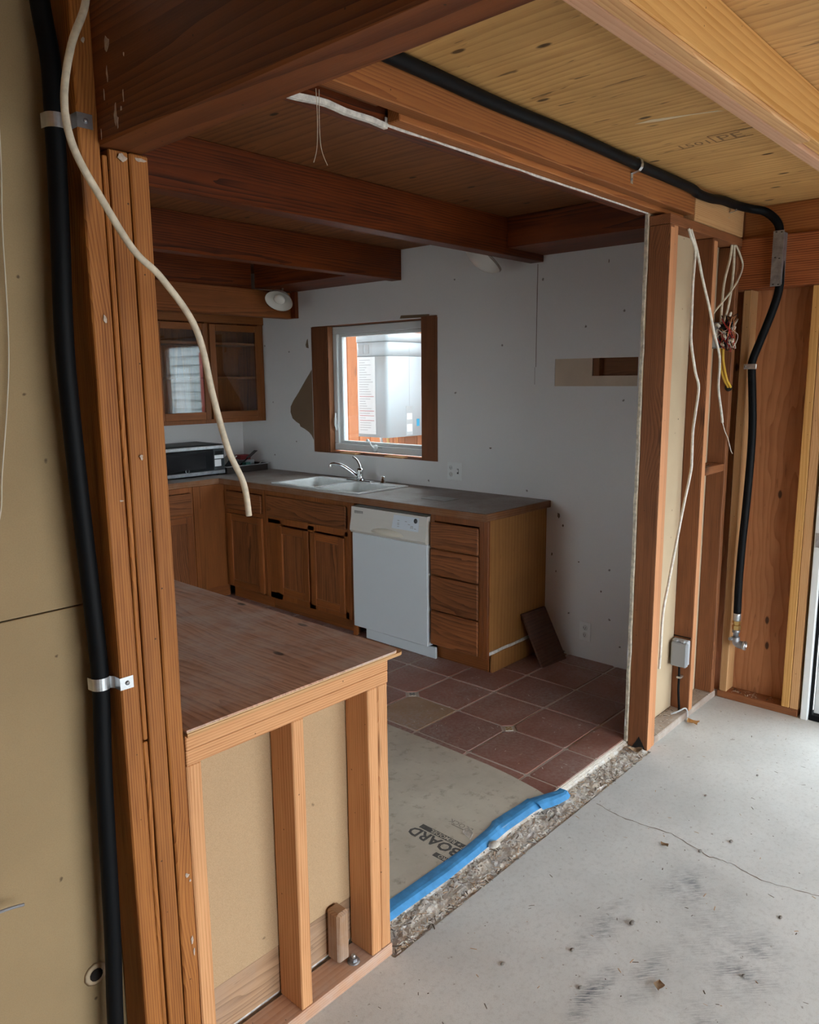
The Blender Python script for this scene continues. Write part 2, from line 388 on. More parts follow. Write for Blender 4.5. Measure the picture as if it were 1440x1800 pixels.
REDW = plain('red_wire', (0.45, 0.03, 0.03), 0.4)
COPPER = plain('copper_wire', (0.55, 0.24, 0.10), 0.35, 0.9)
STEEL = plain('galvanised_steel', (0.62, 0.64, 0.66), 0.32, 0.9, var=0.25, nscale=40)
STEELD = plain('dull_steel', (0.34, 0.35, 0.37), 0.45, 0.8, var=0.35, nscale=30)
CHROME = plain('chrome', (0.75, 0.77, 0.78), 0.12, 1.0)
BRASS = plain('brass', (0.62, 0.43, 0.17), 0.35, 0.9)
WHITEPL = plain('white_plastic', (0.74, 0.75, 0.74), 0.4)
VINYL = plain('white_vinyl', (0.70, 0.73, 0.73), 0.35)
ENAMEL = plain('white_enamel', (0.62, 0.67, 0.70), 0.28, spec=0.5)
ENAMELW = plain('warm_enamel', (0.62, 0.60, 0.55), 0.35)
SINKM = plain('sink_enamel', (0.72, 0.75, 0.74), 0.2, spec=0.6, var=0.12, nscale=12)
GREYPL = plain('grey_plastic', (0.42, 0.44, 0.46), 0.5)
INK = plain('grey_ink', (0.10, 0.10, 0.095), 0.8, var=0.4, nscale=60)
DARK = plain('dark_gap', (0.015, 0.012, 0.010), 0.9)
PAPERW = plain('white_paper', (0.78, 0.79, 0.80), 0.7)
GREYPRINT = plain('grey_print', (0.38, 0.39, 0.40), 0.7)
REDPRINT = plain('red_print', (0.48, 0.10, 0.10), 0.7)
BLUEPRINT = plain('blue_print', (0.03, 0.30, 0.50), 0.6)
FROST = plain('frosted_glass', (0.60, 0.57, 0.52), 0.35, spec=0.5)
BULB = plain('bulb_glass', (0.75, 0.72, 0.66), 0.3, spec=0.5)
LEAFM = plain('dry_leaf', (0.36, 0.25, 0.15), 0.8, var=0.3, nscale=60)
ROCK = plain('stone_chip', (0.24, 0.22, 0.20), 0.9, var=0.4, nscale=80)
ORANGELEAF = plain('orange_leaf', (0.60, 0.33, 0.12), 0.8, var=0.3, nscale=60)

def glass_mat():
    t = NT('window_glass'); t.t.nodes.remove(t.p)
    tr = t.n('BsdfTransparent'); tr.inputs[0].default_value = (0.95, 0.975, 0.975, 1)
    gl = t.n('BsdfGlossy'); gl.inputs['Roughness'].default_value = 0.015; gl.inputs[0].default_value = (1, 1, 1, 1)
    g = t.n('NewGeometry'); dt = t.n('VectorMath', operation='DOT_PRODUCT'); t.lk(g.outputs['Normal'], dt.inputs[0]); t.lk(g.outputs['Incoming'], dt.inputs[1])
    c = t.math('SUBTRACT', 1.0, t.math('ABSOLUTE', dt.outputs['Value']))
    fac = t.math('ADD', t.math('MULTIPLY', t.math('POWER', c, 5.0), 0.95), 0.045, True)
    mx = t.n('MixShader'); t.lk(fac, mx.inputs[0]); t.lk(tr.outputs[0], mx.inputs[1]); t.lk(gl.outputs[0], mx.inputs[2])
    t.lk(mx.outputs[0], t.out.inputs[0]); return t.m
GLASS = glass_mat()

def concrete():
    t = NT('concrete_slab'); v = t.pos()
    a = t.noise(v, 3.0, 6, 0.62); b = t.noise(v, 60.0, 4, 0.7); c = t.noise(v, 380.0, 2, 0.6)
    col = t.mix(t.ramp(a, 0.3, 0.72), (0.66, 0.675, 0.665), (0.53, 0.545, 0.535))
    col = t.mix(t.ramp(b, 0.50, 0.74, 0, 0.45), col, (0.38, 0.375, 0.365))
    col = t.mix(t.ramp(c, 0.58, 0.70, 0, 0.45), col, (0.30, 0.295, 0.285))
    # scuffed dark rub marks: curved fine strokes in a few patches
    xyz = t.sep(v)
    def patch(cx, cy, rx, ry, amt):
        dx = t.math('DIVIDE', t.math('SUBTRACT', xyz[0], cx), rx); dy = t.math('DIVIDE', t.math('SUBTRACT', xyz[1], cy), ry)
        d = t.math('SQRT', t.math('ADD', t.math('MULTIPLY', dx, dx), t.math('MULTIPLY', dy, dy)))
        return t.ramp(d, 0.25, 1.0, amt, 0.0)
    m = patch(1.70, 0.885, 0.17, 0.05, 1.0)
    for q in ((1.95, 0.99, 0.20, 0.06, 0.75), (2.30, 0.88, 0.18, 0.11, 0.7), (1.86, 0.80, 0.20, 0.06, 0.6), (2.08, 0.62, 0.24, 0.14, 0.7), (1.75, 0.62, 0.25, 0.1, 0.45), (2.15, 0.75, 0.3, 0.1, 0.4)):
        m = t.math('MAXIMUM', m, patch(*q))
    rot = t.n('Mapping'); t.lk(v, rot.inputs['Vector']); rot.inputs['Rotation'].default_value = (0, 0, 0.75)
    st = t.noise(t.scale(rot.outputs[0], (22.0, 240.0, 1.0)), 1.0, 3, 0.6)
    br = t.noise(v, 14.0, 4, 0.65)
    m = t.math('MULTIPLY', m, t.math('MULTIPLY', t.ramp(st, 0.38, 0.58), t.ramp(br, 0.36, 0.62)))
    col = t.mix(t.math('MULTIPLY', m, 1.0, True), col, (0.12, 0.135, 0.16))
    # small dirt specks and brown stains
    sv = t.n('TexVoronoi', voronoi_dimensions='2D'); nz = t.n('VectorMath', operation='SCALE'); t.lk(t.noise(v, 90.0, 2, 0.5, 'Color'), nz.inputs[0]); nz.inputs['Scale'].default_value = 0.02; t.lk(t.vmath('ADD', v, nz.outputs[0]), sv.inputs['Vector']); sv.inputs['Scale'].default_value = 11.0
    sel = t.math('LESS_THAN', t.sep(sv.outputs['Color'])[0], 0.4)
    col = t.mix(t.math('MULTIPLY', t.ramp(sv.outputs['Distance'], 0.012, 0.045, 0.6, 0.0), sel), col, (0.16, 0.12, 0.085))
    t.bump(t.math('ADD', b, t.math('MULTIPLY', c, 0.5)), 0.25, 0.0025)
    return t.done(col, 0.75, 0, 0.35)
CONCRETE = concrete()

def dirt_mat():
    t = NT('rough_dirt'); v = t.pos()
    a = t.noise(v, 25.0, 5, 0.7); b = t.noise(v, 160.0, 3, 0.7)
    col = t.mix(t.ramp(a, 0.4, 0.6), (0.70, 0.69, 0.66), (0.60, 0.53, 0.44))
    col = t.mix(t.ramp(b, 0.56, 0.74, 0, 0.6), col, (0.28, 0.225, 0.17))
    t.bump(t.math('ADD', a, b), 0.6, 0.004)
    return t.done(col, 0.95, 0, 0.15)
DIRT = dirt_mat()
MORTAR = speckled('white_mortar', (0.60, 0.56, 0.50), (0.38, 0.33, 0.27), fine=120, amt=0.5, mottle=0.4)
GROUT = speckled('grout', (0.60, 0.53, 0.47), (0.48, 0.42, 0.36), fine=200, amt=0.5, mottle=0.3)

def tile_mat(name, c1, c2):
    t = NT(name); v = t.pos(); r = t.rnd()
    a = t.noise(v, 9.0, 5, 0.65); b = t.noise(v, 70.0, 4, 0.6)
    col = t.mix(r, c1, c2)
    col = t.mix(t.ramp(a, 0.35, 0.7, 0, 0.5), col, tuple(c*0.62 for c in c1))
    d = t.noise(v, 2.2, 4, 0.6)
    col = t.mix(t.math('MULTIPLY', t.ramp(d, 0.35, 0.65, 0.22, 0.75), t.ramp(b, 0.35, 0.65, 0.35, 1.0)), col, (0.40, 0.34, 0.31))
    t.bump(a, 0.2, 0.003)
    return t.done(col, t.ramp(a, 0.3, 0.7, 0.42, 0.6), 0, 0.4)
TILE = tile_mat('terracotta', (0.30, 0.105, 0.065), (0.24, 0.085, 0.06))
TILEY = tile_mat('ochre_terracotta', (0.36, 0.20, 0.085), (0.36, 0.20, 0.085))

def board_mat():
    t = NT('floor_board_paper'); v = t.pos()
    a = t.noise(v, 4.0, 5, 0.65); b = t.noise(v, 26.0, 4, 0.6)
    col = t.mix(t.ramp(a, 0.35, 0.7), (0.56, 0.52, 0.435), (0.44, 0.40, 0.33))
    col = t.mix(t.ramp(b, 0.56, 0.72, 0, 0.55), col, (0.24, 0.195, 0.145))
    return t.done(col, 0.85, 0, 0.2)
BOARD = board_mat()
TAPE = plain('blue_tape', (0.06, 0.285, 0.60), 0.6, var=0.25, nscale=25)

def laminate():
    t = NT('dusty_laminate'); v = t.pos()
    a = t.noise(v, 3.5, 5, 0.65); b = t.noise(v, 90.0, 3, 0.6)
    col = t.mix(t.ramp(a, 0.35, 0.68), (0.215, 0.165, 0.135), (0.34, 0.31, 0.285))
    col = t.mix(t.ramp(b, 0.45, 0.7, 0, 0.35), col, (0.13, 0.09, 0.07))
    return t.done(col, 0.55, 0, 0.4)
LAMIN = laminate()

# ------------------------------------------------------------------ the setting
YP, YB = 1.397, 1.487          # partition faces: garage side, stud back
XW = 3.894                     # kitchen window wall face
ZG, ZK = 2.44, 2.50            # garage ceiling, kitchen ceiling

floor = struct(panel('floor', 2, -0.12, 0.0, (-3.2, 4.05), (-2.6, 1.502), [(1.432, 3.107, 1.378, 1.6)], CONCRETE), 'pale scuffed concrete garage slab with a long crack')
# crack: a thin jagged sunken line in the slab
def crack(name, pts, w, z, mat, parent, n=9):
    path = []
    for a, b in zip(pts, pts[1:]):
        for k in range(n):
            t_ = k/n; path.append((a[0]+(b[0]-a[0])*t_ + random.uniform(-1, 1)*0.004, a[1]+(b[1]-a[1])*t_ + random.uniform(-1, 1)*0.004))
    path.append(pts[-1]); c = Vector((pts[0][0], pts[0][1], z)); bm = bmesh.new(); prev = None
    for i, p in enumerate(path):
        q = path[min(i+1, len(path)-1)]; o = path[max(i-1, 0)]; d = Vector((q[0]-o[0], q[1]-o[1], 0)).normalized(); s = Vector((-d.y, d.x, 0))*w*random.uniform(0.4, 1.2)*(1-0.5*i/len(path))
        P = Vector((p[0], p[1], z))-c
        cur = (bm.verts.new(P+s), bm.verts.new(P-s))
        if prev: bm.faces.new((prev[0], prev[1], cur[1], cur[0]))
        prev = cur
    return link(name, tomesh(name, bm), mat, parent, c)
CRACKM = plain('crack_dirt', (0.16, 0.12, 0.09), 0.95, var=0.3, nscale=60)
crack('crack', [(2.562, 1.352), (2.536, 1.213), (2.56, 1.044), (2.514, 0.889), (2.524, 0.815), (2.50, 0.694), (2.541, 0.541), (2.50, 0.2), (2.56, -0.5)], 0.0022, 0.0006, CRACKM, floor)

# rough trough where the wall plate was: uneven strip of broken concrete and dirt
def trough():
    bm = bmesh.new(); nx, ny = 190, 14; x0, x1 = 1.42, 3.13; g = []
    for i in range(nx+1):
        x = x0+(x1-x0)*i/nx; row = []
        ya = 1.384 + 0.014*mnoise.noise(Vector((x*5, 0, 3))) - 0.004*mnoise.noise(Vector((x*40, 0, 3)))
        for j in range(ny+1):
            y = ya+(1.502-ya)*j/ny
            z = -0.002 + 0.011*mnoise.noise(Vector((x*14, y*14, 1))) + 0.006*mnoise.noise(Vector((x*60, y*60, 2)))
            if j <= 1: z = -0.010 + 0.006*mnoise.noise(Vector((x*50, 1, 2)))
            if j == ny-1 or j == ny: z = 0.008+0.006*mnoise.noise(Vector((x*25, 7, 2)))
            row.append(bm.verts.new((x-x0, y-1.4, z)))
        g.append(row)
    for i in range(nx):
        for j in range(ny): bm.faces.new((g[i][j], g[i+1][j], g[i+1][j+1], g[i][j+1]))
    return link('wall_trough', tomesh('wall_trough', bm), DIRT, floor, (x0, 1.4, 0.0))
trough()
box('sub_slab', 1.432, 3.107, 1.378, 1.502, -0.12, -0.022, DIRT, floor, bev=0)

kfloor = struct(box('floor_kitchen', -0.6, XW, 1.503, 5.45, -0.12, 0.0215, GROUT, bev=0), 'kitchen floor of square terracotta tiles in pale grout')
# broken white mortar edge along the tiles
def mortar_edge():
    bm = bmesh.new(); nx = 150; x0, x1 = 1.44, 3.10; pr = None
    for i in range(nx+1):
        x = x0+(x1-x0)*i/nx; o = 0.005*mnoise.noise(Vector((x*22, 0, 9))) + 0.003*mnoise.noise(Vector((x*80, 0, 9)))
        cur = [bm.verts.new((x-x0, y, z)) for y, z in ((-0.016+o, -0.012), (-0.009+o, 0.006), (-0.003+o*0.6, 0.017+o*0.3), (0.006, 0.018), (0.006, -0.012))]
        if pr:
            for k in range(4): bm.faces.new((pr[k], cur[k], cur[k+1], pr[k+1]))
        pr = cur
    return link('mortar_edge', tomesh('mortar_edge', bm), MORTAR, kfloor, (x0, 1.503, 0.0))
mortar_edge()
GX = [2.530+0.307*k for k in range(-5, 6)] ; GY = [1.655+0.3075*k for k in range(-1, 12)]
INS = [(2.837, 1.9625), (2.837, 2.5775)]
for i in range(len(GX)-1):
    for j in range(len(GY)-1):
        x0, x1 = GX[i]+0.0075, min(GX[i+1]-0.0075, XW-0.004); y0, y1 = max(GY[j]+0.0075, 1.506), min(GY[j+1]-0.0075, 5.44)
        if y1-y0 < 0.03 or x1-x0 < 0.03: continue
        cs = []
        for (cx, cy, gx, gy) in ((x0, y0, GX[i], GY[j]), (x1, y0, GX[i+1], GY[j]), (x1, y1, GX[i+1], GY[j+1]), (x0, y1, GX[i], GY[j+1])):
            hit = any(abs(gx-a) < 0.01 and abs(gy-b) < 0.01 for a, b in INS)
            sx = 1 if cx == x0 else -1; sy = 1 if cy == y0 else -1; k = 0.036 if hit else 0.006
            p, q = (cx+sx*k, cy), (cx, cy+sy*k)
            cs += [q, p] if sx*sy > 0 else [p, q]
        dz = random.uniform(-0.001, 0.001)
        ym = (y0+y1)/2; xm = (x0+x1)/2
        yellow = abs(xm-2.684) < 0.02 and abs(ym-2.424) < 0.02
        bm = bmesh.new(); top = [bm.verts.new((p[0]-xm, p[1]-ym, 0.010+dz)) for p in cs]; 
        mid = [bm.verts.new(((p[0]-xm)*1.008, (p[1]-ym)*1.008, 0.0065+dz)) for p in cs]; bot = [bm.verts.new(((p[0]-xm)*1.008, (p[1]-ym)*1.008, -0.01)) for p in cs]
        n = len(cs); bm.faces.new(top)
        for a, b in ((top, mid), (mid, bot)):
            for k in range(n): bm.faces.new((a[k], b[k], b[(k+1) % n], a[(k+1) % n]))
        link('tile', tomesh('tile', bm), TILEY if yellow else TILE, kfloor, (xm, ym, 0.0155))
PALETILE = plain('glazed_tile', (0.55, 0.50, 0.40), 0.3); DOT = plain('glaze_pattern', (0.03, 0.05, 0.09), 0.3); DOTY = plain('glaze_ochre', (0.35, 0.22, 0.05), 0.3)
for k, (a, b) in enumerate(INS):
    s = 0.026
    it = prism('insert_tile', [(a+s, b, 0.018), (a, b+s, 0.018), (a-s, b, 0.018), (a, b-s, 0.018)], (0, 0, 0.0065), PALETILE, kfloor)
    bm = bmesh.new()
    for q in range(4):
        an = q*math.pi/2 + math.pi/4*0; cx, cy = 0.013*math.cos(an), 0.013*math.sin(an)
        vs = [bm.verts.new((cx+0.0065*math.cos(an+t_*math.pi/3)*1.0, cy+0.0065*math.sin(an+t_*math.pi/3), 0)) for t_ in range(6)]; bm.faces.new(vs)
    vs = [bm.verts.new((0.006*math.cos(t_*math.pi/4), 0.006*math.sin(t_*math.pi/4), 0)) for t_ in range(8)]; bm.faces.new(vs)
    link('glaze_motif', tomesh('glaze_motif', bm), DOT if k else DOTY, it, (a, b, 0.0250))

# kitchen shell
WIN = (3.29, 4.535, 1.115, 2.05)      # y0,y1,z0,z1
HOLE = (1.90, 2.173, 1.666, 1.763)
wr = struct(panel('wall_right', 0, XW, XW+0.012, (1.503, 5.45), (0.0, ZK), [WIN, (1.90, 2.41, 1.61, 1.763)], WHITEWALL), 'white plaster kitchen wall round the window with nail holes')
panel('torn_recess', 0, XW+0.004, XW+0.013, (1.90, 2.41), (1.61, 1.763), [HOLE], TORNPALE, wr)
box('stud', 4.0-0.09, 4.0, 2.135, 2.173, 1.5, 2.0, FIROLD(2), wr); box('blocking', 3.95, 3.995, 1.90, 2.173, 1.66, 1.77, FIROLD(1), wr)
struct(panel('wall_right_outer', 0, 4.02, 4.05, (-2.6, 5.6), (-0.1, 2.6), [(WIN[0]+0.1, WIN[1]-0.12, 1.12, 2.06), (0.05, 0.985, 0.0, 2.06)], PLYWALL), 'plywood sheathing outside the framed wall')
struct(panel('wall_outside_bounce', 0, 4.051, 4.062, (-2.6, 5.6), (-0.1, 2.6), [(WIN[0]+0.1, WIN[1]-0.12, 1.12, 2.06), (0.05, 0.985, 0.0, 2.06)], plain('pale_paint', (0.66, 0.69, 0.70), 0.7)), 'pale outer layer of the house wall, added so less red light bounces outside')  # unseen pale layer added to keep light bounced onto the heater neutral
prism('torn_patch', [(XW, 4.537, 1.735), (XW, 4.565, 1.705), (XW, 4.61, 1.66), (XW, 4.70, 1.563), (XW, 4.765, 1.50), (XW, 4.80, 1.455), (XW, 4.805, 1.41), (XW, 4.782, 1.362), (XW, 4.735, 1.335), (XW, 4.70, 1.322), (XW, 4.69, 1.302), (XW, 4.64, 1.285), (XW, 4.59, 1.262), (XW, 4.56, 1.239), (XW, 4.537, 1.205)], (-0.0012, 0, 0), TORN, wr)
prism('torn_patch', [(XW, 4.572, 1.965), (XW, 4.583, 1.955), (XW, 4.598, 1.92), (XW, 4.592, 1.90), (XW, 4.565, 1.895)], (-0.0012, 0, 0), TORN, wr)
prism('torn_patch', [(XW, 3.62, 2.058), (XW, 3.36, 2.052), (XW, 3.36, 2.072), (XW, 3.61, 2.078)], (-0.0012, 0, 0), TORN, wr)
for (yy, z0, z1, w) in ((2.538, 1.72, 2.30, 0.0018), (2.545, 1.62, 1.72, 0.001)):
    box('joint_crack', XW-0.0008, XW+0.002, yy-w, yy+w, z0, z1, CRACKM, wr, bev=0, rough=0.0015)
for (yy, zz, a, b) in ((2.36, 0.86, 0.012, 0.02), (2.33, 0.80, 0.006, 0.012), (2.37, 0.52, 0.005, 0.008), (2.09, 2.27, 0.003, 0.012), (2.86, 1.23, 0.012, 0.006), (2.22, 0.60, 0.006, 0.006), (2.07, 0.45, 0.006, 0.01), (2.4, 0.62, 0.006, 0.012)):
    prism('gouge', [(XW, yy+a*math.cos(k)*random.uniform(0.5, 1.2), zz+b*math.sin(k)*random.uniform(0.5, 1.2)) for k in (0, 0.9, 1.8, 2.7, 3.7, 4.6, 5.5)], (-0.0006, 0, 0), CRACKM, wr)
struct(box('wall_back', -0.6, XW+0.1, 5.45, 5.55, 0, ZK, WHITEWALL, bev=0), 'white plaster wall behind the upper cabinet')
struct(panel('wall_kitchen_far', 0, -0.7, -0.6, (1.49, 5.55), (0.0, ZK), [(2.7, 3.9, 1.0, 1.95)], WHITEWALL), 'white plaster end wall of the kitchen with an added unseen window')
w2 = struct(empty('window_2', (-0.65, 3.3, 1.0)), 'unseen white framed window added in the far kitchen wall to brighten the room')  # added out of view to let more daylight into the kitchen
boxes('frame', [(-0.69, -0.61, 2.702, 2.76, 1.002, 1.948), (-0.69, -0.61, 3.84, 3.898, 1.002, 1.948), (-0.69, -0.61, 2.76, 3.84, 1.002, 1.06), (-0.69, -0.61, 2.76, 3.84, 1.89, 1.948)], VINYL, w2, 0.003)
box('pane', -0.652, -0.648, 2.76, 3.84, 1.06, 1.89, GLASS, w2, 0)
struct(box('ceiling_kitchen', -0.7, 4.05, 1.44, 5.6, ZK, ZK+0.03, PLYKIT, bev=0), 'brown stained plywood kitchen ceiling with knots')
struct(box('ceiling', -3.2, 4.05, -2.6, 1.44, ZG, ZG+0.03, PLYCEIL, bev=0), 'bare tan plywood garage ceiling with dark knots and a stamp')
struct(box('wall_garage_far', -3.3, -3.2, -2.6, 1.5, -0.1, ZG, PAPER, bev=0), 'brown paper faced garage end wall')
struct(panel('wall_garage_back', 1, -2.7, -2.6, (-3.3, 4.05), (-0.1, ZG+0.03), [(-0.1, 3.88, 0.0, 1.9)], PAPER), 'garage wall with the open vehicle doorway')

# left part of the partition: paper faced boards, studs
wl = struct(empty('wall_left', (0.0, YB, 0.0)), 'framed partition with brown paper faced board behind the studs')
box('drywall_board', -3.2, 0.813, YB+0.003, YB+0.015, 0.0, 1.2155, PAPER, wl, bev=0.001)
box('drywall_board', -3.2, 0.813, YB+0.003, YB+0.015, 1.2185, ZG, PAPER, wl, bev=0.001)
box('drywall_board', -0.6, 0.813, YB+0.016, YB+0.03, 0.0, ZK, WHITEWALL, wl, bev=0)
box('stud', 0.681, 0.7195, YP, YB, 0.038, ZG, FIRPOST(2), wl, 0.003, rough=0.0012)
box('stud', 0.735, 0.7725, YP+0.002, YB, 0.0, 2.072, FIRPOST(2), wl, 0.002, rough=0.0012)
box('stud', 0.7745, 0.812, YP-0.001, YB, 0.0, 2.072, FIRPOST(2), wl, 0.003, rough=0.002)
box('strip', 0.7235, 0.7330, YP+0.004, YP+0.05, 0.93, 2.06, FIRPOST(2), wl, 0.002, rough=0.003)
box('strip', 0.7225, 0.7325, YP+0.006, YP+0.05, 0.02, 0.925, FIRPOST(2), wl, 0.002, rough=0.003)
box('stud', 0.20, 0.238, YP, YB, 0.0, ZG, FIRPOST(2), wl, 0.003)
box('bottom_plate', -3.2, 0.735, YP, YB, 0.0, 0.038, PLATE(0), wl, 0.003)
# ragged hole behind the conduit
lathe('torn_hole', [(0.0, 0.004), (0.014, 0.003), (0.020, 0.0045), (0.026, 0.0005), (0.0, 0.0)], (0.622, YB+0.003, 0.405), (0, -1, 0), PAPERPALE, wl, 11)
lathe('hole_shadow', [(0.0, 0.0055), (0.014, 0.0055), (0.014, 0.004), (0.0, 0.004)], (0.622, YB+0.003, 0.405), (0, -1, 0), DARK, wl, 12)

# half wall
hw = struct(empty('wall_half', (1.125, YP, 0.0)), 'waist high framed wall of new fir studs under the plywood top')
for (a, b) in ((0.8145, 0.851), (1.103, 1.140), (1.361, 1.3985), (1.3995, 1.437)):
    box('stud', a, b, YP, YB, 0.038, 0.838, FIRNEW(2), hw, 0.003, rough=0.001)
box('top_plate', 0.8145, 1.438, YP-0.001, YB, 0.838, 0.873, FIRNEW(0), hw, 0.002)
box('top_plate', 0.8145, 1.438, YP-0.002, YB, 0.874, 0.910, FIRNEW(0), hw, 0.002)
box('bottom_plate', 0.8145, 1.440, YP-0.004, YB-0.002, 0.0, 0.038, PLATE(0), hw, 0.003)
box('hardboard', 0.8145, 1.436, YB+0.002, YB+0.012, 0.181, 0.91, PARTICLE, hw, 0.001)
box('plywood_strip', 0.8145, 1.436, YB+0.004, YB+0.014, 0.045, 0.179, PLYLOW, hw, 0.001)
box('plywood_strip', 0.8145, 1.436, YB+0.010, YB+0.018, 0.0, 0.044, GYPSUM, hw, 0.001)
box('block', 1.268, 1.312, YB-0.052, YB+0.0, 0.045, 0.20, wood('weathered_block', (0.36, 0.24, 0.15), (0.22, 0.13, 0.075), 2, knots=0.0, grey=0.4), hw, 0.008)
bolt = lathe('anchor_bolt', [(0, 0), (0.018, 0), (0.018, 0.003), (0.0, 0.003)], (1.313, 1.425, 0.038), (0, 0, 1), STEELD, hw, 18)
lathe('nut', [(0, 0), (0.0115, 0), (0.0115, 0.010), (0, 0.010)], (1.313, 1.425, 0.041), (0, 0, 1), STEELD, bolt, 6, False)
lathe('thread', [(0, 0), (0.006, 0), (0.006, 0.018), (0.004, 0.020), (0, 0.020)], (1.313, 1.425, 0.041), (0, 0, 1), STEEL, bolt, 12)

# right part of the partition
wp = struct(empty('wall_partition', (3.5, YP, 0.0)), 'opened partition of old studs beside the plywood wall')
for (a, b, m) in ((3.098, 3.1365, FIROLD), (3.1375, 3.176, SALMON)):
    box('stud', a, b, YP, YB, 0.0, 2.262, m(2), wp, 0.003, rough=0.0018)
prism('rotten_base', [(3.0965, YP+0.004, 0.0), (3.0965, YP+0.07, 0.0), (3.0965, YP+0.055, 0.025), (3.0965, YP+0.038, 0.058), (3.0965, YP+0.02, 0.03)], (0.03, 0, 0), DARK, wp)
box('stud', 3.55, 3.588, YP, YB, 0.038, 2.262, FIROLD(2), wp, 0.003, rough=0.0018)
box('stud', 3.845, 3.883, YP, YB, 0.038, 2.262, FIROLD(2), wp, 0.003, rough=0.0018)
box('stud_edge', 3.5505, 3.5875, YP-0.003, YP-0.0005, 0.04, 2.25, SALMON(2), wp, 0.0005)
box('stud_edge', 3.0985, 3.136, YP-0.003, YP-0.0005, 0.0, 2.25, SALMON(2), wp, 0.0005)
box('top_plate', 3.098, 3.90, YP, YB, 2.263, 2.301, FIROLD(0), wp, 0.002, rough=0.001)
box('bottom_plate', 3.177, 3.90, YP, YB, 0.0, 0.038, DUSTPLATE(0), wp, 0.004, rough=0.002)
box('drywall_board', 3.092, 3.892, YB+0.001, YB+0.008, 0.02, 2.33, PAPERPALE, wp, 0.001, rough=0.0008)
box('drywall_board', 3.089, 3.892, YB+0.009, YB+0.016, 0.02, ZK, WHITEWALL, wp, 0.001)
box('drywall_edge', 3.087, 3.0975, YB+0.0008, YB+0.014, 0.02, 2.31, plain('old_gypsum', (0.52, 0.46, 0.36), 0.9, var=0.5, nscale=50), wp, 0.001, rough=0.004, seg=0.03)
bl = box('blocking', 3.588, 3.845, YP+0.004, YB, 1.195, 1.233, FIROLD(0), wp, 0.003, rough=0.002)
# exterior wall of the garage: lintel, studs, sheathing
wg = struct(empty('wall_garage_right', (3.905, 1.2, 0.0)), 'garage wall of studs and reddish plywood sheathing beside the door')
box('sheathing', 4.004, 4.018, 0.985, 1.50, 0.0, 2.3, PLYWALL, wg, 0.0)
box('sheathing', 4.004, 4.018, -2.6, 0.05, 0.0, 2.4, PLYWALL, wg, 0.0)
box('stud', 3.912, 4.003, 1.344, 1.382, 0.038, 2.062, FIRPALE(2), wg, 0.003, rough=0.001)
box('stud', 3.912, 4.003, 1.038, 1.076, 0.038, 2.062, JOIST(2), wg, 0.003, rough=0.001)
box('stud', 3.912, 4.003, 0.998, 1.0365, 0.038, 2.062, FIRPALE(2), wg, 0.003, rough=0.001)
for yy in (-0.05, -0.6, -1.2, -1.8, -2.4, -3.0): box('stud', 3.912, 4.003, yy-0.038, yy, 0.038, 2.30, FIRPALE(2), wg, 0.003)
box('bottom_plate', 3.912, 4.003, 0.998, 1.393, 0.0, 0.038, FIROLD(1), wg, 0.003)
box('lintel', 3.896, 4.003, -0.05, 1.437, 2.064, 2.297, DOUG(1), wg, 0.003)
box('rim_board', 3.925, 4.003, -2.6, 1.40, 2.299, ZG-0.001, HEADER(1), wg, 0.002)

# ------------------------------------------------------------------ overhead timbers
tag(box('overhead_beam', 0.717, 0.806, -2.6, 1.486, 2.074, ZG-0.001, BIGBEAM(1), None, 0.004), 'thick dark brown beam resting on the post and running overhead', 'beam')
hd = empty('opening_header', (2.1, YP, 2.32), 'reddish header timber across the top of the wide opening', 'header')
box('front_board', 0.808, 3.325, YP, YP+0.045, 2.327, ZG-0.001, HEADER(0), hd, 0.003, rough=0.001)
box('back_board', 1.56, 3.325, YP+0.046, YB+0.002, 2.312, ZG-0.001, HEADER(0), hd, 0.003, rough=0.002)
box('back_board', 0.808, 1.52, YP+0.046, YB+0.002, 2.345, ZG-0.001, FIROLD(0), hd, 0.003, rough=0.003)
box('end_block', 3.326, 3.885, YP-0.004, YB, 2.303, ZG-0.001, FIRPALE(0), hd, 0.003, rough=0.001)
box('plaster_edge', 1.555, 3.09, YB+0.003, YB+0.0065, 2.308, 2.33, GYPSUM, hd, 0.001, rough=0.002, seg=0.05)
box('plaster_edge', 1.20, 1.56, YB-0.006, YB+0.009, 2.302, 2.316, GYPSUM, hd, 0.001, rough=0.008, seg=0.03)
box('trim_board', 0.83, 3.09, YB+0.011, YB+0.05, 2.308, ZK-0.001, STAIN(0), hd, 0.003)
for (nm, y0, y1, z0, z1, lb) in (('ceiling_beam', 2.497, 2.586, 2.307, ZK-0.001, 'dark stained ceiling beam nearest the header, ending at the boxed soffit'),
                                 ('ceiling_beam', 3.600, 3.689, 2.305, ZK-0.001, 'dark stained ceiling beam whose end shows above the window'),
                                 ('ceiling_beam', 4.72, 4.809, 2.12, 2.311, 'low stained knotty beam in front of the glass fronted cabinet')):
    tag(box(nm, -0.6, 3.892, y0, y1, z0, z1, STAIN(0) if z0 > 2.2 else wood('stained_beam_warm', (0.27, 0.10, 0.032), (0.11, 0.035, 0.012), 0, ring=0.010, wob=0.05, knots=0.35, stain=0.35), None, 0.003), lb, 'beam', 'kitchen ceiling beams')
tag(box('blocking_board', -0.6, 3.528, 4.75, 4.79, 2.313, ZK-0.001, STAIN(0), None, 0.002), 'dark board filling the gap above the low knotty beam', 'board')
tag(box('soffit', 3.53, XW-0.001, 1.556, 2.495, 2.343, ZK-0.001, STAIN(1), None, 0.003), 'dark boxed wooden soffit between the header and the first ceiling beam', 'soffit')
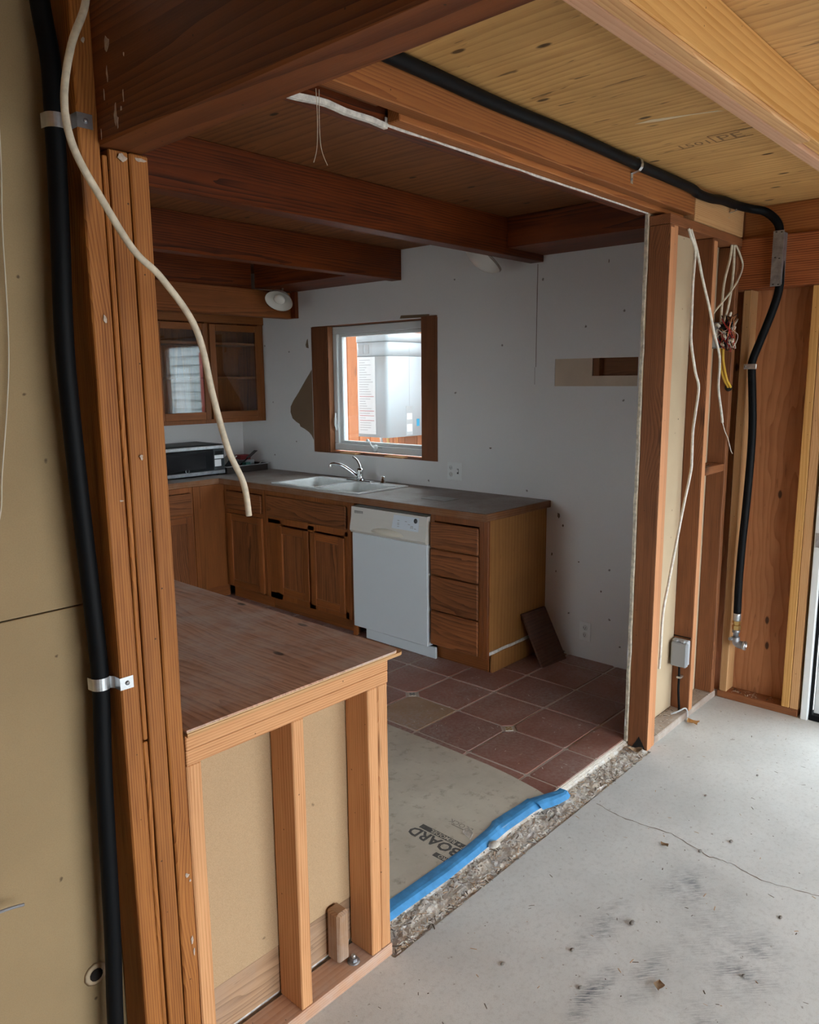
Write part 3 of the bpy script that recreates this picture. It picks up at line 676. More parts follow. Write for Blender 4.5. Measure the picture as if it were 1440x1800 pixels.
tag(box('soffit', 3.53, XW-0.001, 3.691, 4.718, 2.316, ZK-0.001, STAIN(1), None, 0.003), 'dark boxed wooden soffit above the window and torn wall patch', 'soffit')
tag(box('beam_block', 3.858, XW-0.001, 4.668, 4.719, 2.12, 2.314, STAIN(2), None, 0.002), 'small dark block at the end of the low knotty beam', 'block')
jo = empty('ceiling_joist', (2.0, 0.75, 2.30), 'yellow new doubled joist with a pink edged board under the plywood ceiling', 'joist')
box('rear_board', -3.2, 3.92, 0.748, 0.786, 2.298, ZG-0.001, wood('pink_fir', (0.62, 0.38, 0.24), (0.50, 0.28, 0.16), 0, ring=0.012, knots=0.15), jo, 0.003)
box('front_board', -3.2, 3.92, 0.708, 0.747, 2.310, ZG-0.001, JOIST(0), jo, 0.003)
box('cleat', -3.2, 2.446, 0.709, 0.7475, 2.297, 2.3095, FIRPALE(0), jo, 0.003)
for k, yy in enumerate((0.15, -0.45, -1.05, -1.65, -2.25)):
    tag(box('ceiling_joist', -3.2, 3.92, yy, yy+0.038, 2.30, ZG-0.001, JOIST(0), None, 0.003), 'single new joist in the open garage ceiling behind', 'joist', 'garage ceiling joists')
STAMP = plain('stamp_ink', (0.22, 0.12, 0.05), 0.8)
ceil = bpy.data.objects['ceiling']
text('stamp_print', '1501', 0.062, (2.765, 1.228, ZG-0.0006), (0, -1, 0), (-1, 0, 0), STAMP, ceil)
text('stamp_print', 'PE', 0.085, (2.765, 1.085, ZG-0.0006), (0, -1, 0), (-1, 0, 0), STAMP, ceil)
for q in ((2.77, 2.775, 0.98, 1.10), (2.685, 2.69, 0.98, 1.10), (2.69, 2.775, 1.098, 1.102)):
    box('stamp_print', q[0], q[1], q[2], q[3], ZG-0.0008, ZG-0.0002, STAMP, ceil, 0)
prism('torn_veneer', [(2.40, 1.215, ZG), (2.425, 1.15, ZG), (2.44, 1.05, ZG), (2.47, 0.965, ZG), (2.455, 0.98, ZG), (2.425, 1.07, ZG), (2.395, 1.16, ZG)], (0, 0, -0.001), plain('fresh_veneer', (0.68, 0.54, 0.34), 0.7), ceil)

# ------------------------------------------------------------------ window and what is outside
w1 = struct(empty('window_1', (XW, 3.9, 1.115)), 'white casement window in rough brown jamb boards')
box('jamb_board', XW-0.001, XW+0.055, 4.368, 4.533, 1.117, 2.046, JAMB(2), w1, 0.003, rough=0.001)
box('jamb_board', XW-0.003, XW+0.055, 3.292, 3.432, 1.117, 2.062, JAMB(2), w1, 0.003, rough=0.001)
box('jamb_edge', XW+0.004, XW+0.055, 4.352, 4.3665, 1.119, 2.044, FIROLD(2), w1, 0.002)
for (a, b) in ((4.072, 4.237), (3.603, 3.778)): box('shim', XW-0.008, XW+0.05, a, b, 1.117, 1.128, FIRPALE(1), w1, 0.002)
box('sill_board', XW+0.012, 4.018, WIN[0], WIN[1], 1.08, 1.116, JAMB(1), w1, 0.002)
box('head_board', XW+0.012, 4.018, WIN[0], WIN[1], 2.044, 2.09, JAMB(1), w1, 0.002)
box('trimmer', XW+0.056, 4.018, 4.40, 4.535, 1.117, 2.052, JAMB(2), w1, 0.001)
box('trimmer', XW+0.056, 4.018, 3.29, 3.40, 1.117, 2.052, JAMB(2), w1, 0.001)
X1, X2 = XW+0.058, 4.03
boxes('frame', [(X1, X2, 3.40, 4.362, 1.135, 1.185), (X1, X2, 3.40, 4.362, 1.99, 2.042), (X1, X2, 4.315, 4.362, 1.185, 1.99), (X1, X2, 3.40, 3.447, 1.185, 1.99)], VINYL, w1, 0.004)
sash = boxes('sash', [(X1+0.022, X2-0.01, 3.447, 4.315, 1.186, 1.206), (X1+0.022, X2-0.01, 3.447, 4.315, 1.969, 1.989), (X1+0.022, X2-0.01, 4.283, 4.315, 1.206, 1.969), (X1+0.022, X2-0.01, 3.447, 3.479, 1.206, 1.969)], VINYL, w1, 0.003)
box('pane', X1+0.040, X1+0.045, 3.479, 4.283, 1.206, 1.969, GLASS, sash, 0)
cr = lathe('crank', [(0, 0), (0.030, 0), (0.026, 0.010), (0.012, 0.016), (0, 0.016)], (X1, 3.93, 1.165), (-1, 0, 0.25), VINYL, w1, 16)
tube('crank_arm', [(X1-0.014, 3.93, 1.168), (X1-0.028, 3.945, 1.190), (X1-0.03, 3.965, 1.225)], 0.006, VINYL, cr, 8)
lathe('crank_knob', [(0, 0), (0.008, 0.002), (0.011, 0.012), (0.007, 0.022), (0, 0.024)], (X1-0.03, 3.965, 1.222), (-1, 0.1, 0.3), VINYL, cr, 12)
boxes('crank_base', [(X1-0.006, X1, 3.86, 3.99, 1.150, 1.172)], VINYL, w1, 0.004)
for (yy, zz) in ((4.335, 1.36), (3.436, 1.34)):
    tube('latch', [(X1-0.004, yy, zz-0.075), (X1-0.016, yy, zz-0.04), (X1-0.02, yy-0.006, zz), (X1-0.012, yy, zz+0.05)], [0.006, 0.008, 0.009, 0.007], VINYL, w1, 8)

# water heater cabinet hung on the fence
ht = empty('water_heater', (4.72, 4.52, 1.18), 'white outdoor water heater with a printed sheet, seen through the window', 'water heater')
def rounded_body(name, x0, x1, y0, y1, z0, z1, r, mat, parent):
    pts = []
    for (cx, cy, a0) in ((x1-r, y1-r, 0), (x0+r, y1-r, 90), (x0+r, y0+r, 180), (x1-r, y0+r, 270)):
        for k in range(7):
            a = math.radians(a0+15*k); pts.append((cx+r*math.cos(a), cy+r*math.sin(a), z0))
    o = prism(name, pts, (0, 0, z1-z0), mat, parent)
    for p in o.data.polygons: p.use_smooth = abs(p.normal.z) < 0.5
    return o
HEAT = plain('heater_white', (0.46, 0.50, 0.53), 0.35)
rounded_body('casing', 4.5, 4.9448, 4.33, 4.69, 1.19, 1.842, 0.035, HEAT, ht)
rounded_body('casing', 4.5, 4.9448, 4.33, 4.69, 1.845, 1.955, 0.035, HEAT, ht)
rounded_body('casing', 4.496, 4.9448, 4.326, 4.694, 1.958, 2.03, 0.035, HEAT, ht)
for (a, b) in ((4.53, 4.575), (4.595, 4.645)): box('vent_grille', 4.4975, 4.5005, a, b, 1.865, 1.935, GREYPRINT, ht, 0.0)
lines = [(4.4972, 4.4988, 4.462, 4.660, 1.215, 1.838, 0)]
z = 1.815
for k in range(30):
    w_ = random.uniform(0.06, 0.16); red = k in (15, 21, 23, 25); lines.append((4.4962, 4.4974, 4.645-(0.165 if red else w_), 4.645, z-0.004, z, 2 if red else 1)); z -= 0.0195
lb = boxes('notice_sheet', lines, [PAPERW, GREYPRINT, REDPRINT], ht, 0)
boxes('energy_sticker', [(4.72, 4.80, 4.3285, 4.3300, 1.20, 1.44, 0), (4.73, 4.79, 4.3278, 4.3286, 1.33, 1.38, 1), (4.73, 4.79, 4.3278, 4.3286, 1.23, 1.29, 1)], [GREYPRINT, PAPERW], ht, 0)
box('blue_sticker', 4.85, 4.885, 4.3285, 4.330, 1.27, 1.33, BLUEPRINT, ht, 0)
box('seam', 4.762, 4.764, 4.3290, 4.3302, 1.44, 1.955, GREYPRINT, ht, 0)
for (yy, m) in ((4.42, COPPER), (4.52, BRASS), (4.60, STEEL)):
    tube('pipe', [(4.70, yy, 1.195), (4.70, yy, 1.15), (4.72, yy, 1.08), (4.76, yy, 0.9)], 0.012, m, ht, 8)
fence = empty('fence', (4.96, 5.4, 0.0), 'orange brown board fence outside the window behind the heater', 'fence')
FENCE = lambda: wood('fence_board', (0.48, 0.20, 0.085), (0.34, 0.125, 0.05), 2, ring=0.012, knots=0.15)
yy = 3.42
while yy < 8.0:
    box('board', 4.945, 4.965, yy, yy+0.138, -0.1, 2.14+random.uniform(-0.01, 0.01), FENCE(), fence, 0.002); yy += 0.142
for zz in (0.3, 2.03): box('rail', 4.966, 5.004, 3.42, 7.96, zz, zz+0.089, FENCE(), fence, 0.002)
hs = empty('neighbour_house', (7.0, 0.0, 0.0), 'pale neighbouring house of white lap siding beyond the yard', 'house')
SIDING = plain('white_siding', (0.66, 0.71, 0.73), 0.6, var=0.1, nscale=3)
for k in range(24): prism('siding_board', [(7.0, -7.0, 0.1+k*0.14), (6.97, -7.0, 0.1+k*0.14), (6.995, -7.0, 0.245+k*0.14), (7.0, -7.0, 0.245+k*0.14)], (0, 16, 0), SIDING, hs)
box('wall_core', 7.0, 7.2, -7.0, 9.0, -0.1, 3.5, SIDING, hs, 0)
box('red_shutter', 6.93, 6.968, -0.55, -0.25, 0.9, 2.1, plain('red_paint', (0.40, 0.06, 0.05), 0.5), hs, 0.004)
box('trim_post', 6.94, 6.968, 0.05, 0.17, 0.0, 2.7, VINYL, hs, 0.004)
GRND = speckled('ground', (0.36, 0.35, 0.33), (0.25, 0.24, 0.22), fine=30, amt=0.4)
struct(panel('ground_outside', 2, -0.25, -0.13, (-30, 30), (-30, 30), [(-3.1, 4.0, -3.3, 5.5)], GRND), 'grey yard ground outside')

# unseen roof added outside the window to dim its daylight
lt = empty('lean_to_roof', (4.6, 5.0, 2.6), 'unseen roof added over the passage to dim the daylight outside the window', 'roof')
box('deck', 4.052, 4.70, 2.9, 8.0, 2.62, 2.64, PLYCEIL, lt, 0)
for k in range(9): box('rafter', 4.052, 4.70, 3.0+0.6*k, 3.04+0.6*k, 2.53, 2.619, FENCE(), lt, 0.002)
# garage door at the right edge
dr = struct(empty('door_1', (3.93, 0.52, 0.0)), 'white glazed exterior door with a dark sweep')
boxes('door_frame', [(3.905, 4.05, 0.952, 0.984, 0.0, 2.055), (3.905, 4.05, 0.055, 0.087, 0.0, 2.055), (3.905, 4.05, 0.087, 0.952, 2.02, 2.055)], VINYL, dr, 0.003)
box('weather_strip', 3.928, 3.945, 0.938, 0.951, 0.02, 2.02, BLACK, dr, 0.002)
leaf = boxes('door_leaf', [(3.95, 3.99, 0.83, 0.937, 0.03, 2.015), (3.95, 3.99, 0.09, 0.197, 0.03, 2.015), (3.95, 3.99, 0.197, 0.83, 0.03, 0.26), (3.95, 3.99, 0.197, 0.83, 1.90, 2.015)], VINYL, dr, 0.003)
box('pane', 3.968, 3.973, 0.197, 0.83, 0.26, 1.90, GLASS, leaf, 0)
box('door_sweep', 3.92, 4.0, 0.088, 0.95, 0.0, 0.028, BLACK, dr, 0.002)
box('strike_plate', 3.9025, 3.905, 0.957, 0.980, 0.86, 0.93, STEEL, dr, 0.001)
lathe('hinge', [(0, 0), (0.007, 0), (0.007, 0.09), (0, 0.09)], (3.925, 0.951, 1.6), (0, 0, 1), STEEL, dr, 10)

# ------------------------------------------------------------------ kitchen cabinets (fronts face -x unless noted)
XF = 3.29
def door_x(y0, y1, z0, z1, parent, name='door', sw=0.052):
    """framed door on the x = XF face"""
    d = empty(name, (XF-0.019, (y0+y1)/2, z0)); d.parent = parent; d.location = Vector((XF-0.019, (y0+y1)/2, z0)) - wloc(parent)
    xa, xb = XF-0.019, XF-0.001
    for (a, b) in ((y0, y0+sw), (y1-sw, y1)): box('stile', xa, xb, a, b, z0, z1, OAK(2), d, 0.003)
    for (a, b) in ((z0, z0+sw), (z1-sw, z1)): box('rail', xa, xb, y0+sw, y1-sw, a, b, OAK(1), d, 0.003)
    box('inset_panel', xa+0.009, xb-0.002, y0+sw, y1-sw, z0+sw, z1-sw, OAKD(2), d, 0)
    return d
def front_x(name, y0, y1, z0, z1, parent): return box(name, XF-0.018, XF-0.001, y0, y1, z0, z1, OAKD(1), parent, 0.005)
def cab_x(y0, y1, label, z0=0.125):
    c = empty('base_cabinet', ((XF+XW)/2, (y0+y1)/2, 0.02), label, 'cabinet', 'kitchen base cabinets')
    boxes('body', [(XF+0.019, XW-0.003, y0, y0+0.016, z0, 0.904), (XF+0.019, XW-0.003, y1-0.016, y1, z0, 0.904), (XF+0.019, XW-0.003, y0+0.016, y1-0.016, z0, z0+0.016), (XW-0.012, XW-0.003, y0+0.016, y1-0.016, z0+0.016, 0.904)], OAK(2), c, 0)
    box('toe_kick', XF+0.055, XF+0.070, y0, y1, 0.026, z0-0.001, OAK(1), c, 0.001)
    return c
def faceframe(c, y0, y1, z0, rails, mull=()):
    q = [(XF, XF+0.018, y0, y0+0.030, z0, 0.904), (XF, XF+0.018, y1-0.030, y1, z0, 0.904)]
    q += [(XF, XF+0.018, y0+0.030, y1-0.030, a, b) for a, b in rails] + [(XF, XF+0.018, a, b, z0, 0.70) for a, b in mull]
    boxes('face_frame', q, OAK(2), c, 0.001)
ca = cab_x(4.383, 4.873, 'oak base cabinet with one drawer over one door in the inside corner')
faceframe(ca, 4.383, 4.873, 0.125, [(0.125, 0.16), (0.69, 0.73), (0.86, 0.904)])
front_x('drawer', 4.41, 4.83, 0.722, 0.855, ca); door_x(4.405, 4.825, 0.135, 0.690, ca)
cs = cab_x(3.502, 4.381, 'oak sink cabinet with a blank front above two doors')
faceframe(cs, 3.502, 4.381, 0.125, [(0.125, 0.17), (0.67, 0.72), (0.86, 0.904)], [(3.86, 3.925), (4.215, 4.351), (3.532, 3.562)])
front_x('false_front', 3.535, 4.345, 0.718, 0.868, cs)
door_x(3.905, 4.235, 0.172, 0.660, cs); door_x(3.555, 3.885, 0.160, 0.660, cs)
cd = cab_x(2.457, 2.834, 'oak drawer cabinet with four drawers beside the dishwasher')
faceframe(cd, 2.457, 2.834, 0.125, [(0.125, 0.14), (0.697, 0.712), (0.54, 0.555), (0.33, 0.345), (0.862, 0.904)])
for (a, b) in ((0.706, 0.855), (0.548, 0.698), (0.338, 0.540), (0.128, 0.330)): front_x('drawer', 2.484, 2.826, a, b, cd)
box('end_panel', XF+0.004, XW-0.002, 2.440, 2.4565, 0.148, 0.904, PLYEND, cd, 0.002)
box('end_stile', XF-0.001, XF+0.018, 2.425, 2.4565, 0.12, 0.904, OAK(2), cd, 0.002)
box('toe_end_panel', XF+0.058, XW-0.002, 2.432, 2.448, 0.026, 0.134, PLYEND, cd, 0.002)
box('plaster_remnant', XF+0.02, XW-0.12, 2.436, 2.445, 0.132, 0.152, GYPSUM, cd, 0.001, rough=0.006, seg=0.03)
# run along the back wall, fronts face -y
YF = 4.873
cl = empty('base_cabinet', (2.6, 5.1, 0.02), 'oak base cabinet along the back wall under the microwave', 'cabinet', 'kitchen base cabinets')
boxes('body', [(2.0, 2.016, YF+0.019, 5.447, 0.125, 0.904), (3.0, 3.016, YF+0.019, 5.447, 0.125, 0.904), (2.016, 3.0, YF+0.019, 5.447, 0.125, 0.141), (2.016, 3.0, 5.435, 5.447, 0.141, 0.904)], OAK(2), cl, 0)
boxes('face_frame', [(2.0, 2.03, YF, YF+0.018, 0.125, 0.904), (2.99, 3.02, YF, YF+0.018, 0.125, 0.904), (2.03, 2.99, YF, YF+0.018, 0.125, 0.16), (2.03, 2.99, YF, YF+0.018, 0.69, 0.73), (2.03, 2.99, YF, YF+0.018, 0.865, 0.904), (2.49, 2.53, YF, YF+0.018, 0.16, 0.904)], OAK(2), cl, 0.001)
for (a, b) in ((2.05, 2.50), (2.53, 3.00)):
    box('drawer', a, b, YF-0.018, YF-0.001, 0.712, 0.862, OAKD(0), cl, 0.005)
    d = empty('door', ((a+b)/2, YF-0.019, 0.14)); d.parent = cl; d.location = Vector(((a+b)/2, YF-0.019, 0.14)) - wloc(cl)
    for (p, q) in ((a, a+0.052), (b-0.052, b)): box('stile', p, q, YF-0.019, YF-0.001, 0.14, 0.695, OAK(2), d, 0.003)
    for (p, q) in ((0.14, 0.192), (0.643, 0.695)): box('rail', a+0.052, b-0.052, YF-0.019, YF-0.001, p, q, OAK(0), d, 0.003)
    box('inset_panel', a+0.052, b-0.052, YF-0.010, YF-0.003, 0.192, 0.643, OAKD(2), d, 0)
box('corner_panel', 3.022, XF+0.001, YF-0.002, YF+0.016, 0.125, 0.904, CABFIR(2), cl, 0.002)
box('toe_kick', 2.0, XF+0.05, YF+0.055, YF+0.07, 0.026, 0.124, OAK(0), cl, 0.001)

# worktop with the sink cut out
SK = (3.335, 3.76, 3.475, 4.31)
wt = empty('worktop', (3.5, 4.0, 0.905), 'dusty grey brown L-shaped laminate worktop with a wooden edge', 'worktop')
panel('slab', 2, 0.907, 0.945, (2.0, XW-0.002), (2.425, 5.448), [SK, (1.9, 3.262, 2.3, 4.888)], LAMIN, wt)
EDGE = lambda a: wood('worktop_edge', (0.25, 0.12, 0.052), (0.15, 0.062, 0.026), a, ring=0.01, knots=0, stain=0.3, grey=0.25, greycol=(0.30, 0.25, 0.21))
box('edge_strip', 3.250, 3.2615, 2.414, 4.888, 0.904, 0.944, EDGE(1), wt, 0.002)
box('edge_strip', 2.0, 3.2615, 4.8765, 4.8875, 0.904, 0.944, EDGE(0), wt, 0.002)
box('edge_strip', 3.262, XW-0.002, 2.413, 2.4245, 0.904, 0.944, EDGE(0), wt, 0.002, rough=0.0015)
tag(box('loose_laminate', 3.45, 3.58, 2.86, 3.05, 0.9455, 0.9485, plain('grey_laminate', (0.30, 0.28, 0.26), 0.5, var=0.2), None, 0.001), 'small square grey offcut lying on the worktop', 'offcut')

# sink: rim, two bowls
def sink():
    s = empty('sink', (3.55, 3.89, 0.945), 'white enamel double bowl sink set in the worktop', 'sink')
    panel('rim', 2, 0.9455, 0.9535, (3.315, 3.785), (3.455, 4.33), [(3.35, 3.70, 3.49, 3.875), (3.35, 3.70, 3.915, 4.295)], SINKM, s)
    for (y0, y1, dep) in ((3.49, 3.875, 0.16), (3.915, 4.295, 0.18)):
        bm = bmesh.new(); x0, x1 = 3.35, 3.70; cx, cy = (x0+x1)/2, (y0+y1)/2; rings = []
        for (sc, zz) in ((1.0, 0.0085), (0.97, -0.01), (0.93, -dep*0.8), (0.84, -dep), (0.0, -dep-0.004)):
            hx, hy = (x1-x0)/2*sc, (y1-y0)/2*sc; r = 0.035*sc if sc else 0; ring = []
            for (qx, qy, a0) in ((hx-r, hy-r, 0), (-hx+r, hy-r, 90), (-hx+r, -hy+r, 180), (hx-r, -hy+r, 270)):
                for k in range(5):
                    a = math.radians(a0+22.5*k); ring.append(bm.verts.new((qx+r*math.cos(a), qy+r*math.sin(a), zz)))
            rings.append(ring)
        for a, b in zip(rings, rings[1:]):
            n = len(a)
            for k in range(n): bm.faces.new((a[k], a[(k+1) % n], b[(k+1) % n], b[k]))
        bmesh.ops.remove_doubles(bm, verts=bm.verts, dist=1e-5)
        bw = link('bowl', tomesh('bowl', bm), SINKM, s, (cx, cy, 0.945), True)
        lathe('drain', [(0, 0.002), (0.03, 0.002), (0.042, 0.004), (0.042, 0), (0, 0)], (cx, cy, 0.945-dep-0.004), (0, 0, 1), STEEL, bw, 16)
    return s
sink()
fc = empty('faucet', (3.745, 3.88, 0.954), 'chrome single lever kitchen faucet on the sink', 'faucet')
boxes('base_plate', [(3.722, 3.774, 3.76, 4.00, 0.9538, 0.963)], CHROME, fc, 0.004)
lathe('body', [(0, 0), (0.026, 0), (0.024, 0.02), (0.022, 0.055), (0.025, 0.066), (0.020, 0.082), (0, 0.088)], (3.748, 3.88, 0.962), (0, 0, 1), CHROME, fc, 20)
tube('spout', [(3.735, 3.895, 0.985), (3.712, 3.94, 1.025), (3.685, 4.0, 1.062), (3.655, 4.045, 1.073), (3.640, 4.065, 1.066), (3.638, 4.068, 1.046)], [0.013, 0.012, 0.011, 0.011, 0.011, 0.012], CHROME, fc, 12)
tube('lever', [(3.748, 3.88, 1.045), (3.752, 3.895, 1.075), (3.758, 3.93, 1.105), (3.762, 3.965, 1.118)], [0.010, 0.008, 0.007, 0.007], CHROME, fc, 10)
ag = lathe('air_gap', [(0, 0), (0.020, 0), (0.020, 0.008), (0.016, 0.010), (0.016, 0.045), (0.014, 0.05), (0, 0.05)], (3.75, 3.66, 0.9538), (0, 0, 1), CHROME, None, 18)
tag(ag, 'short chrome cylinder air gap next to the faucet', 'air gap')

# dishwasher
dw = empty('dishwasher', (3.5, 3.155, 0.02), 'white built-in dishwasher with a control panel and curved handle', 'dishwasher')
Y0, Y1 = 2.842, 3.466
box('tub', 3.32, 3.86, Y0+0.004, Y1-0.004, 0.11, 0.885, plain('dw_tub', (0.1, 0.1, 0.1), 0.6), dw, 0)
box('door_panel', 3.266, 3.318, Y0, Y1, 0.106, 0.716, ENAMEL, dw, 0.004)
pts = [(3.318, Y0, 0.719), (3.258, Y0, 0.719), (3.247, Y0, 0.735), (3.250, Y0, 0.76), (3.262, Y0, 0.82), (3.266, Y0, 0.880), (3.318, Y0, 0.884)]
prism('control_panel', pts, (0, Y1-Y0, 0), ENAMELW, dw)
n = 15; hp = []
bm = bmesh.new(); pr = None
for k in range(n+1):
    t_ = k/n; yy = 3.01+0.27*t_; b_ = math.sin(math.pi*t_)
    cur = [bm.verts.new((x, yy-3.145, z)) for x, z in ((-0.002, 0.028*b_**0.5+0.004), (-0.004-0.016*b_, 0.020*b_), (-0.004-0.014*b_, -0.010*b_), (-0.002, -0.014*b_-0.001))]
    if pr:
        for q in range(3): bm.faces.new((pr[q], pr[q+1], cur[q+1], cur[q]))
    pr = cur
link('handle', tomesh('handle', bm), plain('ivory_plastic', (0.66, 0.62, 0.52), 0.35), dw, (3.250, 3.145, 0.745), True)
prism('control_sticker', [(3.2545, 2.90, 0.770), (3.2545, 3.115, 0.770), (3.2652, 3.10, 0.868), (3.2652, 2.90, 0.868)], (-0.001, 0, 0), plain('pale_sticker', (0.62, 0.68, 0.74), 0.5), dw)
def on_panel(y, z): return 3.2545 + (z-0.770)/0.098*0.0107 - 0.0018
for k in range(8):
    a = (0.835, 0.82, 0.812, 0.80)[k % 4]; yy = 3.06-0.02*(k // 4) if k < 4 else 3.0-(k-4)*0.025
    box('print', on_panel(0, a)-0.0002, on_panel(0, a)+0.0004, yy-0.008, yy+0.008, a, a+0.004, GREYPRINT, dw, 0)
text('dial_print', '66', 0.026, (on_panel(0, 0.80), 2.965, 0.80), (0, -1, 0), (0.1, 0, 1), GREYPRINT, dw)
lathe('badge', [(0, 0.001), (0.014, 0.001), (0.014, 0), (0, 0)], (on_panel(0, 0.848), 2.925, 0.848), (-1, 0, 0.1), plain('badge', (0.05, 0.055, 0.06), 0.3), dw, 20)
for k in range(7):
    box('vent_slot', 3.2630, 3.268, 3.365+0.011*k, 3.370+0.011*k, 0.842-0.0004*k, 0.858, INK, dw, 0)
box('toe_panel', 3.30, 3.315, 2.81, 3.39, 0.03, 0.100, ENAMEL, dw, 0.002)
tag(box('filler_strip', XF, XF+0.02, 3.470, 3.500, 0.03, 0.904, OAK(2), None, 0.002), 'narrow dark oak filler strip beside the dishwasher', 'filler strip')

# upper cabinet with glass doors
uc = empty('wall_cabinet', (3.37, 5.28, 1.335), 'wooden wall cabinet with two glass doors and shelves', 'cabinet')
UY = 5.12
CW = lambda a: CABFIR(a)
boxes('body', [(2.86, 2.875, UY+0.02, 5.447, 1.34, 2.30), (3.872, XW-0.003, UY+0.02, 5.447, 1.34, 2.30), (2.875, 3.872, UY+0.02, 5.447, 1.34, 1.356), (2.875, 3.872, UY+0.02, 5.447, 2.28, 2.30), (2.875, 3.872, 5.437, 5.447, 1.356, 2.28)], OAK(2), uc, 0)
boxes('face_frame', [(2.86, 2.90, UY, UY+0.018, 1.337, 2.30), (3.838, XW-0.003, UY, UY+0.018, 1.337, 2.30), (3.355, 3.395, UY, UY+0.018, 1.38, 2.10), (2.90, 3.838, UY, UY+0.018, 1.337, 1.375), (2.90, 3.838, UY, UY+0.018, 2.10, 2.30)], CW(2), uc, 0.001)
box('cornice', 2.86, XW-0.003, UY-0.016, UY-0.001, 2.09, 2.20, CW(0), uc, 0.003)
for zz in (1.67, 1.93): box('shelf', 2.876, 3.871, UY+0.03, 5.436, zz, zz+0.018, CABFIR(0), uc, 0.001)
for (a, b, ga, gb) in ((2.90, 3.366, 2.975, 3.322), (3.384, 3.862, 3.436, 3.802)):
    d = empty('door', ((a+b)/2, UY-0.019, 1.38)); d.parent = uc; d.location = Vector(((a+b)/2, UY-0.019, 1.38)) - wloc(uc)
    z0, z1, g0, g1 = 1.368, 2.082, 1.425, 2.03
    for (p, q) in ((a, ga), (gb, b)): box('stile', p, q, UY-0.019, UY-0.001, z0, z1, CW(2), d, 0.003)
    for (p, q) in ((z0, g0), (g1, z1)): box('rail', ga, gb, UY-0.019, UY-0.001, p, q, CW(0), d, 0.003)
    box('pane', ga-0.004, gb+0.004, UY-0.009, UY-0.006, g0-0.004, g1+0.004, GLASS, d, 0)

# microwave, tray and clutter
mw = empty('microwave', (3.13, 5.2, 0.945), 'black and steel countertop microwave under the glass cabinet', 'microwave')
MX0, MX1, MY0, MY1, MZ0, MZ1 = 2.86, 3.418, 5.035, 5.41, 0.957, 1.182
box('body', MX0, MX1, MY0+0.02, MY1, MZ0, MZ1, plain('mw_black', (0.012, 0.013, 0.014), 0.45, spec=0.25), mw, 0.004)
box('door', MX0, 3.318, MY0, MY0+0.019, MZ0+0.03, MZ1-0.035, plain('mw_glass', (0.006, 0.0065, 0.008), 0.2, spec=0.3), mw, 0.003)
box('door_trim', MX0, MX1, MY0-0.004, MY0+0.019, MZ1-0.034, MZ1-0.006, STEEL, mw, 0.004)
box('lower_trim', MX0, MX1, MY0-0.002, MY0+0.019, MZ0, MZ0+0.029, STEELD, mw, 0.003)
box('window', 2.88, 3.25, MY0-0.0015, MY0, MZ0+0.05, MZ1-0.06, plain('mw_screen', (0.010, 0.010, 0.012), 0.12, spec=0.35), mw, 0)
box('control_panel', 3.32, MX1, MY0, MY0+0.019, MZ0+0.03, MZ1-0.035, plain('mw_panel', (0.03, 0.035, 0.038), 0.3), mw, 0.003)
box('display', 3.335, 3.40, MY0-0.0015, MY0, 1.108, 1.132, plain('mw_lcd', (0.01, 0.012, 0.012), 0.2), mw, 0)
box('keypad', 3.328, 3.385, MY0-0.0015, MY0, 1.015, 1.068, PAPERW, mw, 0)
box('keypad', 3.328, 3.408, MY0-0.0015, MY0, 1.074, 1.100, PAPERW, mw, 0)
lg = lathe('logo_ring', [(0.013, 0), (0.016, 0), (0.016, 0.001), (0.013, 0.001), (0.013, 0)], (3.09, MY0-0.0005, MZ0+0.042), (0, -1, 0), STEEL, mw, 20)
for (a, b) in ((2.89, 5.08), (3.38, 5.08), (2.89, 5.38), (3.38, 5.38)): lathe('foot', [(0, 0), (0.012, 0), (0.012, 0.012), (0, 0.012)], (a, b, 0.945), (0, 0, 1), BLACK, mw, 10)
tr = empty('roasting_tray', (3.62, 5.19, 0.945), 'dark roasting pan holding kitchen clutter in the corner', 'tray')
def tray(name, x0, x1, y0, y1, z0, h, t_, mat, parent):
    return boxes(name, [(x0, x1, y0, y1, z0, z0+t_), (x0, x0+t_, y0, y1, z0+t_, z0+h), (x1-t_, x1, y0, y1, z0+t_, z0+h), (x0+t_, x1-t_, y0, y0+t_, z0+t_, z0+h), (x0+t_, x1-t_, y1-t_, y1, z0+t_, z0+h)], mat, parent, 0.001)
tray('pan', 3.44, 3.83, 5.04, 5.36, 0.9455, 0.055, 0.004, plain('pan_dark', (0.03, 0.022, 0.018), 0.4), tr)
boxes('pan_rim', [(3.425, 3.845, 5.028, 5.040, 0.997, 1.002), (3.425, 3.845, 5.36, 5.372, 0.997, 1.002), (3.425, 3.440, 5.04, 5.36, 0.997, 1.002), (3.83, 3.845, 5.04, 5.36, 0.997, 1.002)], STEEL, tr, 0)
CLG = 'clutter in the roasting pan'
def slanted(name, c, size, rot, mat, label, cat):
    bm = bmesh.new(); addbox(bm, -size[0]/2, size[0]/2, -size[1]/2, size[1]/2, -size[2]/2, size[2]/2, 0.002)
    o = link(name, tomesh(name, bm), mat, None, c); o.rotation_euler = rot; return tag(o, label, cat, CLG)
slanted('grey_box', (3.75, 5.268, 0.9865), (0.12, 0.155, 0.07), (0, 0, 0), plain('box_grey', (0.40, 0.43, 0.46), 0.6), 'pale grey flat box in the roasting pan', 'box')
slanted('cutting_board', (3.565, 5.265, 1.012), (0.20, 0.13, 0.008), (0, -0.52, 0), plain('board_white', (0.60, 0.60, 0.58), 0.5), 'thin white cutting board leaning in the pan', 'cutting board')
slanted('notebook', (3.525, 5.125, 1.004), (0.13, 0.10, 0.012), (0, -0.75, 0), plain('cover_dark', (0.03, 0.03, 0.035), 0.5), 'black notebook leaning in the pan beside the microwave', 'notebook')
